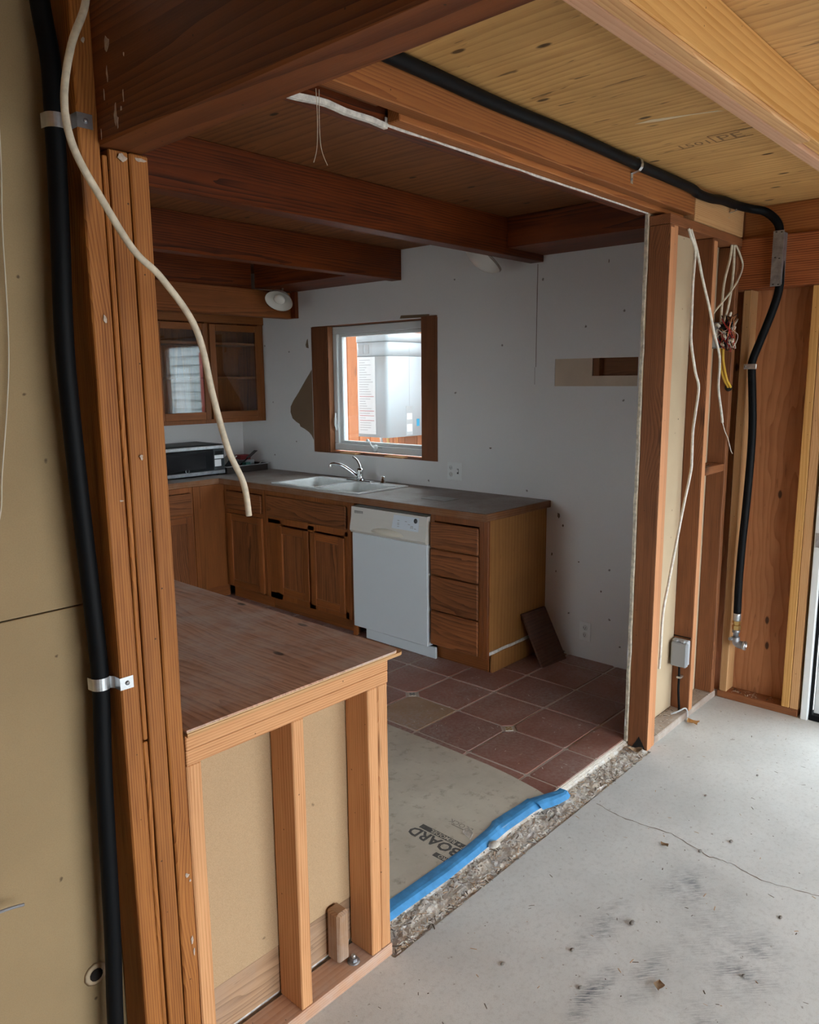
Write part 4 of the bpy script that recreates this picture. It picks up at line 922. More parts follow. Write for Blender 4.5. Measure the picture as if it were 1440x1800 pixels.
slanted('green_packet', (3.655, 5.085, 0.985), (0.045, 0.05, 0.068), (0, 0, 0), plain('green_card', (0.03, 0.12, 0.10), 0.5), 'small dark green packet in the pan', 'packet')
slanted('red_pouch', (3.75, 5.262, 1.041), (0.10, 0.075, 0.038), (0, 0, 0), plain('red_cloth', (0.28, 0.03, 0.035), 0.6), 'dull red pouch on top of the pale grey box', 'pouch')
kn = empty('spatula', (3.62, 5.155, 0.955), 'black spatula standing out of the roasting pan', 'spatula', CLG)
tube('handle', [(3.61, 5.155, 0.962), (3.66, 5.155, 0.998), (3.72, 5.155, 1.042)], [0.007, 0.008, 0.006], BLACK, kn, 8)
kb = box('blade', -0.05, 0.05, -0.022, 0.022, -0.002, 0.002, plain('blade_black', (0.02, 0.02, 0.02), 0.4), None, 0.001); kb.parent = kn; kb.location = Vector((3.762, 5.155, 1.070)) - wloc(kn); kb.rotation_euler = (0, -0.58, 0)
slanted('steel_rod', (3.74, 5.062, 0.990), (0.16, 0.006, 0.006), (0, -0.42, 0), STEEL, 'thin steel skewer leaning on the pan rim', 'skewer')

# outlets
def outlet(loc, w, h, label, gangs=1):
    x, y, z = loc; o = empty('wall_outlet', (x, y, z), label, 'outlet', 'white wall outlets')
    box('cover_plate', x-0.006, x-0.0002, y-w/2, y+w/2, z-h/2, z+h/2, WHITEPL, o, 0.003)
    yy = y + (w/4 if gangs == 2 else 0)
    for dz in (-0.022, 0.022):
        s = lathe('socket', [(0, 0.0025), (0.014, 0.0025), (0.016, 0), (0, 0)], (x-0.006, yy, z+dz), (-1, 0, 0), plain('socket_white', (0.64, 0.65, 0.63), 0.4), o, 16)
        boxes('slot', [(x-0.0092, x-0.008, yy-0.0065, yy-0.0045, z+dz-0.004, z+dz+0.006), (x-0.0092, x-0.008, yy+0.0045, yy+0.0065, z+dz-0.004, z+dz+0.006), (x-0.0092, x-0.008, yy-0.002, yy+0.002, z+dz-0.010, z+dz-0.006)], DARK, s, 0)
    if gangs == 2:
        boxes('switch', [(x-0.018, x-0.006, y-w/4-0.005, y-w/4+0.005, z-0.004, z+0.014)], WHITEPL, o, 0.002)
        boxes('switch_slot', [(x-0.0068, x-0.0058, y-w/4-0.007, y-w/4+0.007, z-0.016, z+0.018)], INK, o, 0)
outlet((XW, 3.146, 1.064), 0.118, 0.118, 'double white cover plate with sockets and a switch above the worktop', 2)
outlet((XW, 2.162, 0.193), 0.074, 0.115, 'single white socket outlet low on the wall near the floor')

# lamps under the soffits
def lamp(base, aim, r, label, bulb):
    b = Vector(base); d = Vector(aim).normalized(); o = empty('spot_lamp', b, label, 'lamp', 'bell shaded lamps by the soffits')
    tube('arm', [b, b+d*0.03, b+d*0.05], 0.010, plain('lamp_metal', (0.25, 0.2, 0.17), 0.4, 0.5), o, 8)
    p = b+d*0.045
    lathe('shade', [(0.018, 0.0), (r*0.45, 0.012), (r*0.75, 0.035), (r*0.95, 0.062), (r, 0.075), (r*1.03, 0.077), (r*0.96, 0.072), (r*0.72, 0.042), (r*0.4, 0.016), (0.018, 0.006)], p, d, FROST, o, 28)
    if bulb: lathe('bulb', [(0, 0.078), (r*0.28, 0.076), (r*0.42, 0.066), (r*0.40, 0.052), (r*0.2, 0.03), (0, 0.03)], p, d, BULB, o, 20)
dl = empty('dome_lamp', (3.66, 2.66, 2.40), 'frosted glass dome lamp tucked under the ceiling beam', 'lamp')
lathe('dome', [(0.125, 0.0), (0.128, 0.004), (0.120, 0.022), (0.098, 0.046), (0.062, 0.064), (0.022, 0.072), (0.0, 0.073)], (3.655, 2.745, 2.345), (-0.36, 0.40, -0.62), FROST, dl, 32)
lathe('rim', [(0.124, -0.006), (0.131, -0.004), (0.131, 0.006), (0.126, 0.008), (0.124, -0.006)], (3.655, 2.745, 2.345), (-0.36, 0.40, -0.62), plain('lamp_metal', (0.25, 0.2, 0.17), 0.4, 0.5), dl, 32)
tube('bracket', [(3.665, 2.592, 2.34), (3.672, 2.64, 2.355), (3.68, 2.71, 2.385)], 0.010, plain('lamp_metal', (0.25, 0.2, 0.17), 0.4, 0.5), dl, 8)
lamp((3.66, 4.56, 2.312), (-0.52, -0.28, -0.75), 0.098, 'pale lamp with a round bulb above the torn wall patch', True)

# leaning board
lbm = prism('leaning_board', [(3.600, 2.262, 0.0265), (3.820, 2.240, 0.0265), (3.845, 2.408, 0.305), (3.620, 2.420, 0.305)], (0.0, 0.014, 0.0), wood('scrap_board', (0.12, 0.055, 0.034), (0.055, 0.024, 0.016), 0, ring=0.02, knots=0.1, grey=0.25, greycol=(0.2, 0.15, 0.12)), None)
tag(lbm, 'dark brown square board leaning against the drawer cabinet', 'board')

# ------------------------------------------------------------------ plywood top over the half wall
pt = empty('peninsula_top', (1.15, 2.0, 0.911), 'worn plywood counter top on the half wall', 'counter top')
def plytop():
    x0, x1, y0, y1, z0, z1, r = 0.8145, 1.478, YP-0.008, 2.75, 0.911, 0.923, 0.02
    pts = [(x0, y0, z0), (x1-r, y0, z0)] + [(x1-r+r*math.sin(a), y0+r-r*math.cos(a), z0) for a in (0.4, 0.8, 1.2)] + [(x1, y0+r, z0), (x1, y1, z0), (x0, y1, z0)]
    o = prism('top_sheet', pts, (0, 0, z1-z0), PLYTOP, pt)
    prism('core_ply', [(p[0]-0.001 if p[0] > 1.2 else p[0], p[1]-0.0012 if p[1] < 1.5 else p[1], z0+0.005) for p in pts], (0, 0, 0.0022), plain('pale_ply_edge', (0.66, 0.47, 0.26), 0.7), pt)
    prism('core_ply', [(p[0]+0.018 if p[0] > 1.2 else p[0], p[1]-0.003 if p[1] < 1.5 else p[1], z0-0.004) for p in pts[:-2]] + [(x1+0.018, YB+0.1, z0-0.004), (x0, YB+0.1, z0-0.004)], (0, 0, 0.0085), FIRPALE(0), pt)
    return o
plytop()
box('support_frame', 0.83, 1.42, 2.68, 2.72, 0.026, 0.905, FIRNEW(2), pt, 0.002)
box('support_frame', 0.83, 1.42, 1.62, 2.68, 0.85, 0.905, FIRNEW(1), pt, 0.002)

# ------------------------------------------------------------------ floor protection board, print and tape
fb = empty('floor_board', (2.0, 1.9, 0.026), 'grey brown protective paper board covering the tiles', 'floor board')
prism('sheet', [(1.46, 1.503, 0.0268), (2.44, 1.503, 0.0268), (2.455, 1.56, 0.0268), (2.478, 1.70, 0.0268), (2.488, 1.82, 0.0268), (2.492, 2.212, 0.0268), (2.485, 2.70, 0.0268), (1.46, 2.70, 0.0268)], (0, 0, 0.0012), BOARD, fb)
ZT = 0.0285
text('print', 'BOARD', 0.068, (1.935, 1.522, ZT), (0, 1, 0), (-1, 0, 0), INK, fb, 0.002)
box('print_band', 1.943, 1.968, 1.50, 1.738, ZT-0.0003, ZT, INK, fb, 0)
text('print', 'CT + REMODEL', 0.0265, (1.9645, 1.508, ZT+0.0003), (0, 1, 0), (-1, 0, 0), BOARD, fb, 0.0005)
box('print_band', 1.845, 1.868, 1.50, 1.590, ZT-0.0003, ZT, INK, fb, 0)
text('print', 'PRO', 0.024, (1.865, 1.525, ZT+0.0003), (0, 1, 0), (-1, 0, 0), BOARD, fb, 0.0005)
text('print', 'BLOCK', 0.033, (2.065, 1.575, ZT), (0, 1, 0), (-1, 0, 0), plain('faded_ink', (0.24, 0.22, 0.19), 0.8), fb)
boxes('print_band', [(2.035, 2.039, 1.575, 1.66, ZT-0.0003, ZT)], plain('faded_ink', (0.24, 0.22, 0.19), 0.8), fb, 0)
tear = prism('torn_flap', [(2.005, 1.545, ZT), (2.03, 1.55, ZT+0.012), (2.05, 1.585, ZT+0.010), (2.04, 1.60, ZT), (2.02, 1.59, ZT)], (0.0, 0.004, 0.001), GYPSUM, fb)
def tape():
    t_ = empty('masking_tape', (2.0, 1.50, 0.028), 'crumpled strip of blue masking tape along the floor edge', 'tape')
    def strip(name, pts, parent, zb):
        bm = bmesh.new(); pr = None; nseg = 0
        for (p, q) in zip(pts, pts[1:]):
            for k in range(6):
                s = k/6; a = Vector((p[0]+(q[0]-p[0])*s, p[1]+(q[1]-p[1])*s, 0)); b = Vector((p[0]+(q[0]-p[0])*s, p[2]+(q[2]-p[2])*s, 0))
                row = []
                for j in range(6):
                    f = j/5; P = a.lerp(b, f)
                    P.z = zb - 0.0010 + 0.0016*mnoise.noise(Vector((P.x*30, P.y*60, 4))) + 0.0012*mnoise.noise(Vector((P.x*130, P.y*30, 8))) + (p[3]+(q[3]-p[3])*s)*0.35*math.sin(math.pi*f)
                    if j == 0: P.z = zb-0.016; P.y -= 0.004
                    if j == 1: P.z = zb-0.0022
                    if j == 5: P.z = min(P.z, zb-0.002)
                    P.x += 0.002*mnoise.noise(Vector((P.x*60, j, 1)))
                    row.append(bm.verts.new(P-Vector((2.0, 1.50, 0.0))))
                if pr:
                    for j in range(5): bm.faces.new((pr[j], row[j], row[j+1], pr[j+1]))
                pr = row
        return link(name, tomesh(name, bm), TAPE, parent, (2.0, 1.50, 0.0))
    # x, outer y, inner y, puff
    strip('strip', [(1.44, 1.484, 1.540, 0.003), (1.60, 1.483, 1.538, 0.002), (1.80, 1.478, 1.535, 0.002), (1.95, 1.484, 1.532, 0.004), (2.08, 1.490, 1.540, 0.008), (2.12, 1.492, 1.545, 0.020), (2.15, 1.494, 1.556, 0.006), (2.22, 1.492, 1.553, 0.003), (2.32, 1.490, 1.546, 0.006), (2.38, 1.484, 1.546, 0.02)], t_, 0.032)
    strip('folded_end', [(2.355, 1.470, 1.540, 0.006), (2.385, 1.458, 1.530, 0.022), (2.43, 1.444, 1.512, 0.012), (2.49, 1.436, 1.488, 0.006), (2.52, 1.446, 1.490, 0.002)], t_, 0.036)
tape()

# ------------------------------------------------------------------ conduits and cables
lc = empty('left_conduit', (0.654, 1.44, 1.2), 'thick black conduit running up beside the left post', 'conduit')
lc.name = 'black_conduit'
tube('tube', [(0.645, 1.44, 2.436), (0.651, 1.44, 2.30), (0.661, 1.44, 2.21), (0.660, 1.44, 2.12), (0.654, 1.44, 1.93), (0.645, 1.44, 1.729), (0.647, 1.44, 1.542), (0.653, 1.44, 1.355), (0.658, 1.44, 1.207), (0.661, 1.44, 1.064), (0.653, 1.44, 0.885), (0.648, 1.44, 0.698), (0.643, 1.44, 0.503), (0.634, 1.44, 0.305), (0.630, 1.44, 0.045)], 0.0172, BLACK, lc, 14)
def strap(xc, y, z, r, foot, parent):
    """half-round strap over a vertical tube with a screw tab at +x"""
    bm = bmesh.new(); pr = None; path = []
    for k in range(13):
        a = math.radians(180+15*k); path.append((xc+r*math.cos(a), y+r*math.sin(a)))
    path = [(xc-r-0.001, y+0.012)] + path[:10] + [(xc+r, y-0.022), (xc+r, foot-0.0015), (xc+r+0.028, foot-0.0015)]
    for p in path:
        cur = [bm.verts.new((p[0]-xc, p[1]-y, -0.0125)), bm.verts.new((p[0]-xc, p[1]-y, 0.0125))]
        if pr: bm.faces.new((pr[0], cur[0], cur[1], pr[1]))
        pr = cur
    s = link('strap', tomesh('strap', bm), STEEL, parent, (xc, y, z), False)
    lathe('screw', [(0, 0.004), (0.004, 0.003), (0.005, 0), (0, 0)], (xc+r+0.015, foot-0.001, z), (0, -1, 0), STEELD, s, 10)
strap(0.6605, 1.44, 2.108, 0.019, YP, lc); strap(0.6605, 1.44, 1.066, 0.019, YP, lc)
tag(tube('loose_cable', [(0.72, 1.375, 2.425), (0.690, 1.34, 2.36), (0.667, 1.31, 2.264), (0.632, 1.30, 2.185), (0.614, 1.30, 2.10), (0.624, 1.30, 2.03), (0.666, 1.30, 1.957), (0.717, 1.30, 1.882), (0.769, 1.30, 1.838), (0.834, 1.30, 1.751), (0.864, 1.30, 1.623), (0.892, 1.30, 1.521), (0.925, 1.30, 1.449), (0.935, 1.30, 1.381)], 0.0064, CABLE, None, 10, 0.85), 'cream electrical cable hanging loose in front of the post', 'cable')
tag(tube('thin_wire', [(0.585, 1.482, 2.43), (0.581, 1.482, 2.085), (0.571, 1.482, 1.924), (0.565, 1.482, 1.758), (0.555, 1.482, 1.648), (0.531, 1.482, 1.496), (0.515, 1.482, 1.40), (0.45, 1.482, 1.25), (0.40, 1.482, 1.10)], 0.0012, plain('thin_wire', (0.55, 0.50, 0.40), 0.5), None, 6), 'thin pale wire hanging against the brown paper board', 'wire')
tag(tube('cable_stub', [(0.238, 1.455, 0.70), (0.36, 1.45, 0.680), (0.44, 1.45, 0.676), (0.482, 1.45, 0.668)], 0.0030, plain('grey_cable', (0.20, 0.20, 0.21), 0.4), None, 8), 'short grey cable stub poking out over the brown paper board', 'cable')

gh = empty('gas_hose', (3.86, 1.30, 0.32), 'black hose along the header and down the plywood wall to a brass fitting', 'hose')
tube('tube', [(0.83, 1.377, 2.419), (1.5, 1.377, 2.419), (1.9, 1.377, 2.414), (2.3, 1.377, 2.418), (2.75, 1.377, 2.414), (3.2, 1.377, 2.413), (3.30, 1.374, 2.402), (3.42, 1.370, 2.402), (3.55, 1.368, 2.413), (3.70, 1.365, 2.416), (3.81, 1.34, 2.414), (3.860, 1.285, 2.398), (3.872, 1.235, 2.345), (3.873, 1.222, 2.28), (3.873, 1.215, 2.19), (3.873, 1.210, 2.06), (3.873, 1.232, 1.958), (3.888, 1.285, 1.815), (3.890, 1.312, 1.735), (3.890, 1.313, 1.68), (3.888, 1.293, 1.418), (3.888, 1.294, 1.143), (3.886, 1.305, 0.80), (3.884, 1.307, 0.60), (3.884, 1.305, 0.475)], 0.0185, BLACK, gh, 14, res=6)
for xx in (2.75, 3.70):
    prof = [(YP-0.0015, 2.352), (YP-0.0015, 2.386), (1.366, 2.392), (1.357, 2.402), (1.3555, 2.414), (1.359, 2.428), (1.368, 2.4365), (1.39, 2.4375)]
    bm = bmesh.new(); pr = None
    for (py, pz) in prof:
        cur = [bm.verts.new((-0.009, py-1.38, pz-2.41)), bm.verts.new((0.009, py-1.38, pz-2.41))]
        if pr: bm.faces.new((pr[0], cur[0], cur[1], pr[1]))
        pr = cur
    s_ = link('strap', tomesh('strap', bm), STEEL, gh, (xx, 1.38, 2.41))
    lathe('screw', [(0, 0.003), (0.004, 0.002), (0.005, 0), (0, 0)], (xx, YP-0.0018, 2.366), (0, -1, 0), STEELD, s_, 8)
sm = box('clamp', 3.866, 3.869, 1.287, 1.345, 1.690, 1.714, STEEL, gh, 0.001)
lathe('clamp_ring', [(0.0195, 0), (0.0205, 0), (0.0205, 0.024), (0.0195, 0.024), (0.0195, 0)], (3.890, 1.313, 1.690), (0, 0, 1), STEEL, gh, 20)
lathe('screw', [(0, 0.003), (0.004, 0.002), (0.005, 0), (0, 0)], (3.866, 1.338, 1.702), (-1, 0, 0), STEELD, sm, 8)
lathe('ferrule', [(0, 0), (0.017, 0), (0.019, 0.004), (0.019, 0.034), (0.0185, 0.04), (0, 0.04)], (3.884, 1.305, 0.438), (0, 0, 1), STEEL, gh, 16)
lathe('brass_nut', [(0, 0), (0.021, 0), (0.021, 0.022), (0.016, 0.024), (0.016, 0.030), (0.021, 0.032), (0.021, 0.045), (0, 0.045)], (3.884, 1.305, 0.393), (0, 0, 1), BRASS, gh, 6, False)
lathe('coupling', [(0, 0), (0.014, 0), (0.014, 0.03), (0.019, 0.034), (0.019, 0.05), (0, 0.05)], (3.884, 1.305, 0.343), (0, 0, 1), STEELD, gh, 14)
tube('elbow', [(3.884, 1.305, 0.352), (3.884, 1.302, 0.330), (3.884, 1.288, 0.318), (3.884, 1.268, 0.316)], 0.020, STEELD, gh, 14)
lathe('cap', [(0.014, 0), (0.023, 0), (0.023, 0.012), (0.014, 0.014), (0.014, 0)], (3.884, 1.266, 0.316), (0, -1, 0), STEEL, gh, 16)
lathe('bleed_plug', [(0, 0), (0.009, 0), (0.009, 0.016), (0, 0.016)], (3.868, 1.318, 0.345), (-1, 0.6, 0), STEELD, gh, 6, False)
np_ = box('nail_plate', 3.846, 3.849, 1.196, 1.243, 2.063, 2.308, STEELD, None, 0.0005); tag(np_, 'grey steel nail plate strapped over the black hose', 'nail plate')
boxes('plate_tabs', [(3.849, 3.895, 1.196, 1.199, 2.07, 2.30), (3.849, 3.895, 1.240, 1.243, 2.07, 2.30)], STEELD, np_, 0)
for (a, b) in ((1.207, 2.30), (1.230, 2.302), (1.207, 2.07), (1.230, 2.072), (1.21, 2.185), (1.228, 2.19)): box('nail_slot', 3.8452, 3.8459, a-0.004, a+0.004, b-0.002, b+0.002, DARK, np_, 0)

CG = 'loose cables among the old studs'
tag(tube('house_cable', [(3.262, 1.392, 2.262), (3.275, 1.388, 2.235), (3.321, 1.385, 2.181), (3.316, 1.385, 2.042), (3.322, 1.385, 1.90), (3.329, 1.385, 1.807), (3.390, 1.385, 1.68), (3.438, 1.385, 1.61), (3.418, 1.385, 1.50), (3.399, 1.385, 1.412), (3.404, 1.385, 1.30), (3.404, 1.387, 1.233), (3.350, 1.39, 1.08), (3.289, 1.39, 0.912), (3.235, 1.39, 0.76), (3.195, 1.392, 0.623), (3.19, 1.393, 0.45), (3.20, 1.40, 0.36)], 0.0062, CABLEW, None, 8, 0.85), 'long white cable hanging past the weatherproof box', 'cable', CG)
tag(tube('house_cable', [(3.285, 1.392, 2.262), (3.330, 1.380, 2.18), (3.40, 1.378, 2.07), (3.494, 1.380, 1.959), (3.560, 1.380, 1.86), (3.637, 1.380, 1.764), (3.655, 1.380, 1.70), (3.655, 1.380, 1.609), (3.690, 1.380, 1.53), (3.724, 1.382, 1.475), (3.74, 1.383, 1.44)], 0.0062, CABLEW, None, 8, 0.85), 'white cable crossing in front of the junction box', 'cable', CG)
tag(tube('bare_wire', [(3.74, 1.383, 1.442), (3.78, 1.385, 1.40), (3.83, 1.386, 1.36), (3.86, 1.388, 1.33), (3.89, 1.389, 1.295), (3.915, 1.389, 1.278)], 0.0022, CABLEW, None, 6), 'thin white wire end dangling from the crossing cable', 'wire', CG)
tag(tube('house_cable', [(3.80, 1.41, 2.262), (3.80, 1.415, 2.20), (3.775, 1.425, 2.10), (3.775, 1.43, 2.02), (3.785, 1.435, 1.95), (3.80, 1.44, 1.905)], 0.0062, CABLE, None, 8), 'cream cable dropping straight into the junction box', 'cable', CG)
tag(tube('house_cable', [(3.815, 1.405, 2.262), (3.825, 1.405, 2.17), (3.825, 1.41, 2.06), (3.82, 1.42, 1.97), (3.81, 1.435, 1.908)], 0.0062, CABLE, None, 8), 'second cream cable bowed above the junction box', 'cable', CG)
tag(tube('house_cable', [(3.82, 1.400, 2.262), (3.84, 1.385, 2.22), (3.875, 1.382, 2.17), (3.83, 1.385, 2.10), (3.76, 1.40, 2.03), (3.735, 1.43, 1.98), (3.715, 1.46, 1.93)], 0.0045, CABLE, None, 8), 'looping cream cable in front of the lintel', 'cable', CG)
jb = empty('junction_box', (3.80, 1.46, 1.85), 'grey metal junction box full of tangled wires and caps', 'junction box')
boxes('box_shell', [(3.842, 3.8445, 1.400, 1.485, 1.790, 1.912), (3.795, 3.842, 1.482, 1.485, 1.790, 1.912), (3.795, 3.842, 1.400, 1.403, 1.790, 1.912), (3.795, 3.842, 1.403, 1.482, 1.790, 1.793), (3.795, 3.842, 1.403, 1.482, 1.909, 1.912)], STEELD, jb, 0)
box('cover_flap', 3.792, 3.7945, 1.445, 1.485, 1.795, 1.908, GREYPL, jb, 0.001)
random.seed(21)
for k in range(16):
    m = (REDW, BLACK, CABLEW, COPPER, BLACK, REDW, CABLEW, BLACK)[k % 8]
    p = Vector((3.80, random.uniform(1.405, 1.44), random.uniform(1.80, 1.90))); pts = [p]
    for j in range(4): pts.append(Vector((3.80-random.uniform(0.0, 0.05), random.uniform(1.355, 1.44), random.uniform(1.775, 1.945))))
    tube('wire', pts, 0.0017, m, jb, 5, res=6)
for k in range(9):
    p = Vector((3.775-random.uniform(0, 0.03), random.uniform(1.36, 1.45), random.uniform(1.775, 1.945))); d = Vector((random.uniform(-1, 0.2), random.uniform(-1, 1), random.uniform(-1, 1)))
    lathe('wire_cap', [(0, 0), (0.0065, 0), (0.0055, 0.016), (0.003, 0.022), (0, 0.022)], p, d, CABLEW, jb, 8)
for k in range(2): tag(tube('yellow_cable', [(3.805, 1.440-0.016*k, 1.792), (3.805, 1.438-0.016*k, 1.74), (3.805, 1.428-0.016*k, 1.69), (3.812, 1.412-0.012*k, 1.64), (3.838, 1.405-0.012*k, 1.612), (3.8445, 1.404-0.012*k, 1.605)], 0.0062, YELLOW, None, 8), 'yellow cable from the junction box into a hole in the stud', 'cable', 'pair of yellow cables')
lathe('hole', [(0, 0.001), (0.019, 0.001), (0.019, 0), (0, 0)], (3.8448, 1.402, 1.604), (-1, 0, 0), DARK, wp, 16)

# weatherproof outlet box on the second stud
ob = empty('outdoor_outlet', (3.52, 1.43, 0.275), 'grey weatherproof outlet box with a thin pipe on the stud', 'outlet')
box('back_box', 3.515, 3.549, 1.402, 1.482, 0.275, 0.400, GREYPL, ob, 0.004)
box('cover', 3.487, 3.5145, 1.394, 1.474, 0.275, 0.395, plain('grey_cover', (0.26, 0.275, 0.29), 0.45), ob, 0.006)
for yy in (1.41, 1.445): boxes('hinge', [(3.492, 3.51, yy, yy+0.018, 0.395, 0.407)], plain('grey_cover', (0.5, 0.52, 0.54), 0.45), ob, 0.003)
tube('pipe', [(3.525, 1.442, 0.276), (3.525, 1.440, 0.20), (3.522, 1.438, 0.14), (3.520, 1.43, 0.06), (3.520, 1.428, 0.036)], 0.006, BLACK, ob, 8)
box('pipe_clip', 3.518, 3.549, 1.428, 1.450, 0.205, 0.215, STEEL, ob, 0.001)
tag(tube('drain_wire', [(3.45, 1.44, 0.045), (3.47, 1.41, 0.062), (3.50, 1.395, 0.07), (3.52, 1.39, 0.055), (3.525, 1.388, 0.02)], 0.004, GREYPL, None, 6), 'grey wire loop at the foot of the stud', 'wire')
tag(box('black_tie', 3.5455, 3.5495, 1.40, 1.485, 0.408, 0.412, BLACK, None, 0), 'thin black tie above the weatherproof box', 'tie')

# ------------------------------------------------------------------ debris
random.seed(5)
def chips(name, n, fx, smin, smax, mats, label, cat):
    bm = bmesh.new()
    for k in range(n):
        x, y, z = fx(); s = random.uniform(smin, smax); el = random.choice((1, 1, 2.5, 4)); a = random.uniform(0, 6.28)
        R_ = Matrix.Rotation(a, 3, 'Z'); mi = random.randrange(len(mats))
        vs = [bm.verts.new(Vector((x, y, z)) + R_ @ Vector((px*s*el, py*s, pz*s*0.5))) for px, py, pz in ((-1, -0.6, 0), (1, -0.5, 0), (0.8, 0.6, 0.2), (-0.9, 0.7, 0), (random.uniform(-0.3, 0.3), 0, random.uniform(0.5, 1.2)))]
        for f in ((0, 1, 4), (1, 2, 4), (2, 3, 4), (3, 0, 4)):
            fc_ = bm.faces.new([vs[i] for i in f]); fc_.material_index = mi
    o = link(name, tomesh(name, bm), mats); return tag(o, label, cat, kind='stuff')
WD = plain('wood_chip', (0.46, 0.33, 0.22), 0.9); WD2 = plain('dark_chip', (0.10, 0.075, 0.055), 0.9)
chips('wood_debris', 1500, lambda: (random.uniform(1.45, 3.08), min(1.495, max(1.378, random.choice((random.gauss(1.395, 0.008), random.gauss(1.462, 0.018))))), 0.003), 0.0012, 0.0042, [WD, GYPSUM, WD, GYPSUM, ROCK, WD2], 'crumbs and wood chips along the floor trough', 'debris')
chips('floor_grit', 420, lambda: (random.uniform(1.1, 3.85), random.uniform(-0.2, 1.36), 0.0002), 0.0008, 0.0030, [WD2, ROCK, WD], 'fine dark grit scattered on the concrete slab', 'debris')
chips('plate_debris', 90, lambda: (random.uniform(3.18, 3.88), random.uniform(1.40, 1.48), 0.0395), 0.001, 0.004, [WD, GYPSUM, WD2], 'sawdust and chips on the old partition plate', 'debris')
chips('sill_debris', 60, lambda: (random.uniform(3.92, 3.99), random.uniform(1.08, 1.34), 0.0395), 0.001, 0.004, [WD, GYPSUM, WD2], 'sawdust on the plate under the reddish plywood', 'debris')
chips('block_debris', 50, lambda: (random.uniform(3.6, 3.84), random.uniform(1.405, 1.48), 1.2345), 0.001, 0.005, [WD, WD2], 'twigs and dust on the blocking between the studs', 'debris')
chips('tile_grit', 160, lambda: (random.uniform(2.5, 3.3), random.uniform(1.52, 2.5), 0.0265), 0.0008, 0.0026, [GYPSUM, WD], 'white plaster crumbs on the terracotta tiles', 'debris')
def leaf(loc, s, rot, mat, label, cat='leaf', group=None):
    bm = bmesh.new(); n = 8; pr = None
    for k in range(n+1):
        t_ = k/n; w_ = math.sin(math.pi*t_**0.8)*0.34*s + 0.0005; z = 0.10*s*math.sin(t_*5+rot)+0.05*s
        cur = [bm.verts.new((s*(t_-0.5), -w_, z+0.12*s)), bm.verts.new((s*(t_-0.5), 0, z)), bm.verts.new((s*(t_-0.5), w_*0.9, z+0.08*s))]
        if pr:
            for j in range(2): bm.faces.new((pr[j], cur[j], cur[j+1], pr[j+1]))
        pr = cur
    lo = min(v.co.z for v in bm.verts)
    for v in bm.verts: v.co.z -= lo
    o = link('dry_leaf', tomesh('dry_leaf', bm), mat, None, loc, True); o.rotation_euler = (0, 0, rot); return tag(o, label, cat, group)
leaf((1.837, 0.761, 0.001), 0.045, 0.4, LEAFM, 'curled dry leaf on the dark rub marks of the slab')
leaf((2.47, 1.03, 0.001), 0.035, 1.2, LEAFM, 'small brown leaf beside the slab crack')
leaf((3.50, 1.352, 0.001), 0.085, 0.9, ORANGELEAF, 'orange dry leaf at the foot of the stud')
leaf((3.06, 1.43, 0.003), 0.06, 2.2, LEAFM, 'brown leaf beside the rotten post base')
def pebble(loc, s, label, mat=ROCK):
    bm = bmesh.new(); bmesh.ops.create_icosphere(bm, subdivisions=2, radius=1.0); sd = random.random()*50
    for v in bm.verts:
        k = 1+0.35*mnoise.noise(v.co*1.7+Vector((sd, 0, 0))); v.co = Vector((v.co.x*k*s*1.3, v.co.y*k*s*0.9, v.co.z*k*s*0.55))
    lo = min(v.co.z for v in bm.verts)
    for v in bm.verts: v.co.z -= lo
    return tag(link('pebble', tomesh('pebble', bm), mat, None, loc, True), label, 'pebble', 'pebbles on the slab')
pebble((2.045, 1.470, 0.012), 0.019, 'pale mortar lump beside the blue tape', MORTAR)
for (px, py, s) in ((1.62, 1.13, 0.006), (2.02, 0.93, 0.009), (1.80, 1.01, 0.006), (2.65, 0.86, 0.007), (2.52, 0.92, 0.007), (2.35, 0.60, 0.006), (1.69, 0.92, 0.006), (2.9, 1.05, 0.005), (3.2, 0.95, 0.005), (1.60, 0.66, 0.008), (2.03, 0.60, 0.006)):
    pebble((px, py, 0.0), s, 'small dark pebble lying on the concrete slab')
tag(tube('cobweb_thread', [(1.30, 1.47, 2.33), (1.302, 1.47, 2.26), (1.300, 1.472, 2.20), (1.29, 1.474, 2.165)], 0.0009, CABLE, None, 5), 'thin hanging fibre under the header', 'fibre', 'fibres under the header')
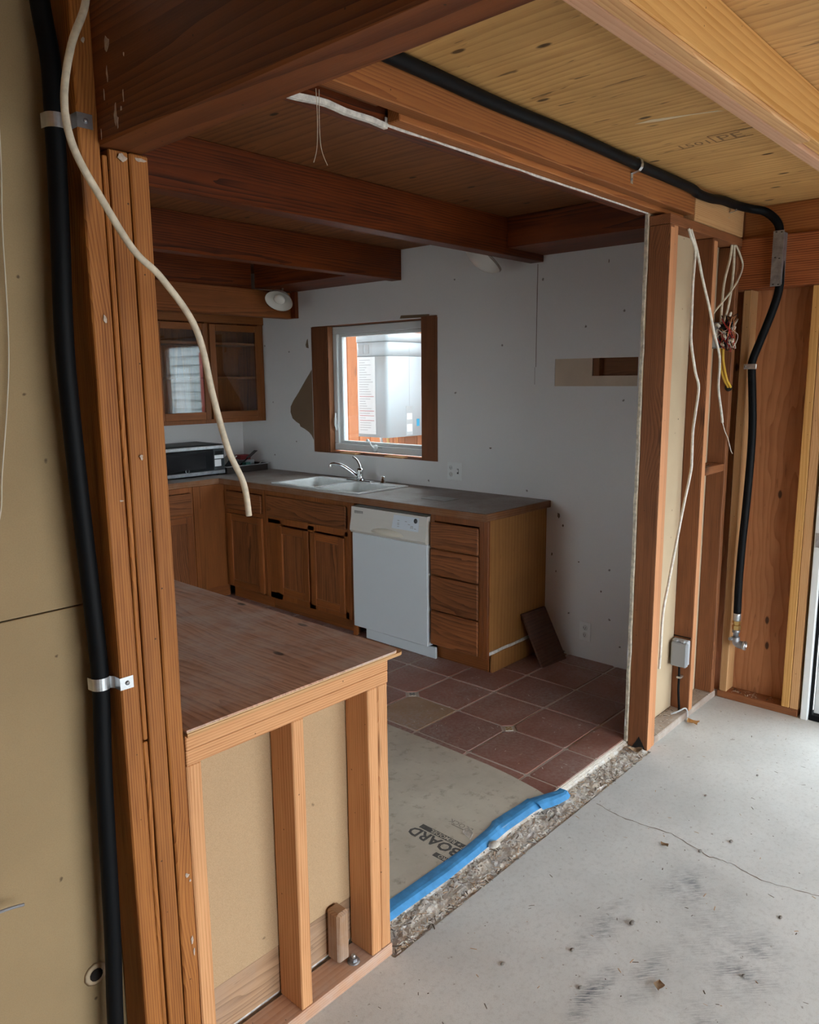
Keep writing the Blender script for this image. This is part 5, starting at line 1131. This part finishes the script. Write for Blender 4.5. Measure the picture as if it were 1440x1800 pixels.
tag(tube('cobweb_thread', [(1.31, 1.47, 2.33), (1.308, 1.47, 2.26), (1.310, 1.468, 2.20), (1.325, 1.464, 2.163)], 0.0009, CABLE, None, 5), 'thin hanging fibre under the header', 'fibre', 'fibres under the header')

# plaster smears and scrapes left on the timbers
def smear(parent, axis, plane, u, v, su, sv, mat, n=9):
    pts = []
    for k in range(n):
        a = 2*math.pi*k/n; q = random.uniform(0.45, 1.1); c = [0, 0, 0]
        oa = [i for i in (0, 1, 2) if i != axis]; c[axis] = plane; c[oa[0]] = u+su*q*math.cos(a); c[oa[1]] = v+sv*q*math.sin(a); pts.append(tuple(c))
    e = [0, 0, 0]; e[axis] = -0.0006
    return prism('plaster_smear', pts, e, mat, parent)
SM = plain('plaster_smear', (0.50, 0.40, 0.32), 0.9, var=0.4, nscale=90)
ob_ = bpy.data.objects['overhead_beam']
for (u, v, su, sv) in ((1.33, 2.11, 0.006, 0.020), (1.325, 2.098, 0.004, 0.014), (1.35, 2.18, 0.003, 0.02), (1.345, 2.225, 0.010, 0.014), (1.365, 2.15, 0.002, 0.010), (1.31, 2.115, 0.003, 0.006), (1.29, 2.195, 0.002, 0.005), (1.385, 2.09, 0.002, 0.012), (1.30, 2.135, 0.002, 0.012), (1.22, 2.28, 0.003, 0.003), (1.15, 2.25, 0.002, 0.004)):
    smear(ob_, 0, 0.7168, u, v, su, sv, SM)
for (u, v, su, sv) in ((0.757, 2.060, 0.012, 0.008), (0.795, 2.062, 0.012, 0.006), (0.757, 1.51, 0.004, 0.006), (0.703, 1.77, 0.004, 0.010), (0.71, 1.43, 0.006, 0.002), (0.797, 0.59, 0.006, 0.008), (0.804, 0.575, 0.003, 0.004), (0.800, 0.43, 0.004, 0.012), (0.803, 0.40, 0.003, 0.012), (0.70, 2.24, 0.004, 0.006)):
    smear(wl, 1, YP-0.0022, u, v, su, sv, SM)
for (u, v, su, sv) in ((0.95, 1.62, 0.03, 0.02), (1.10, 1.75, 0.02, 0.012), (1.00, 1.95, 0.012, 0.01)):
    pass
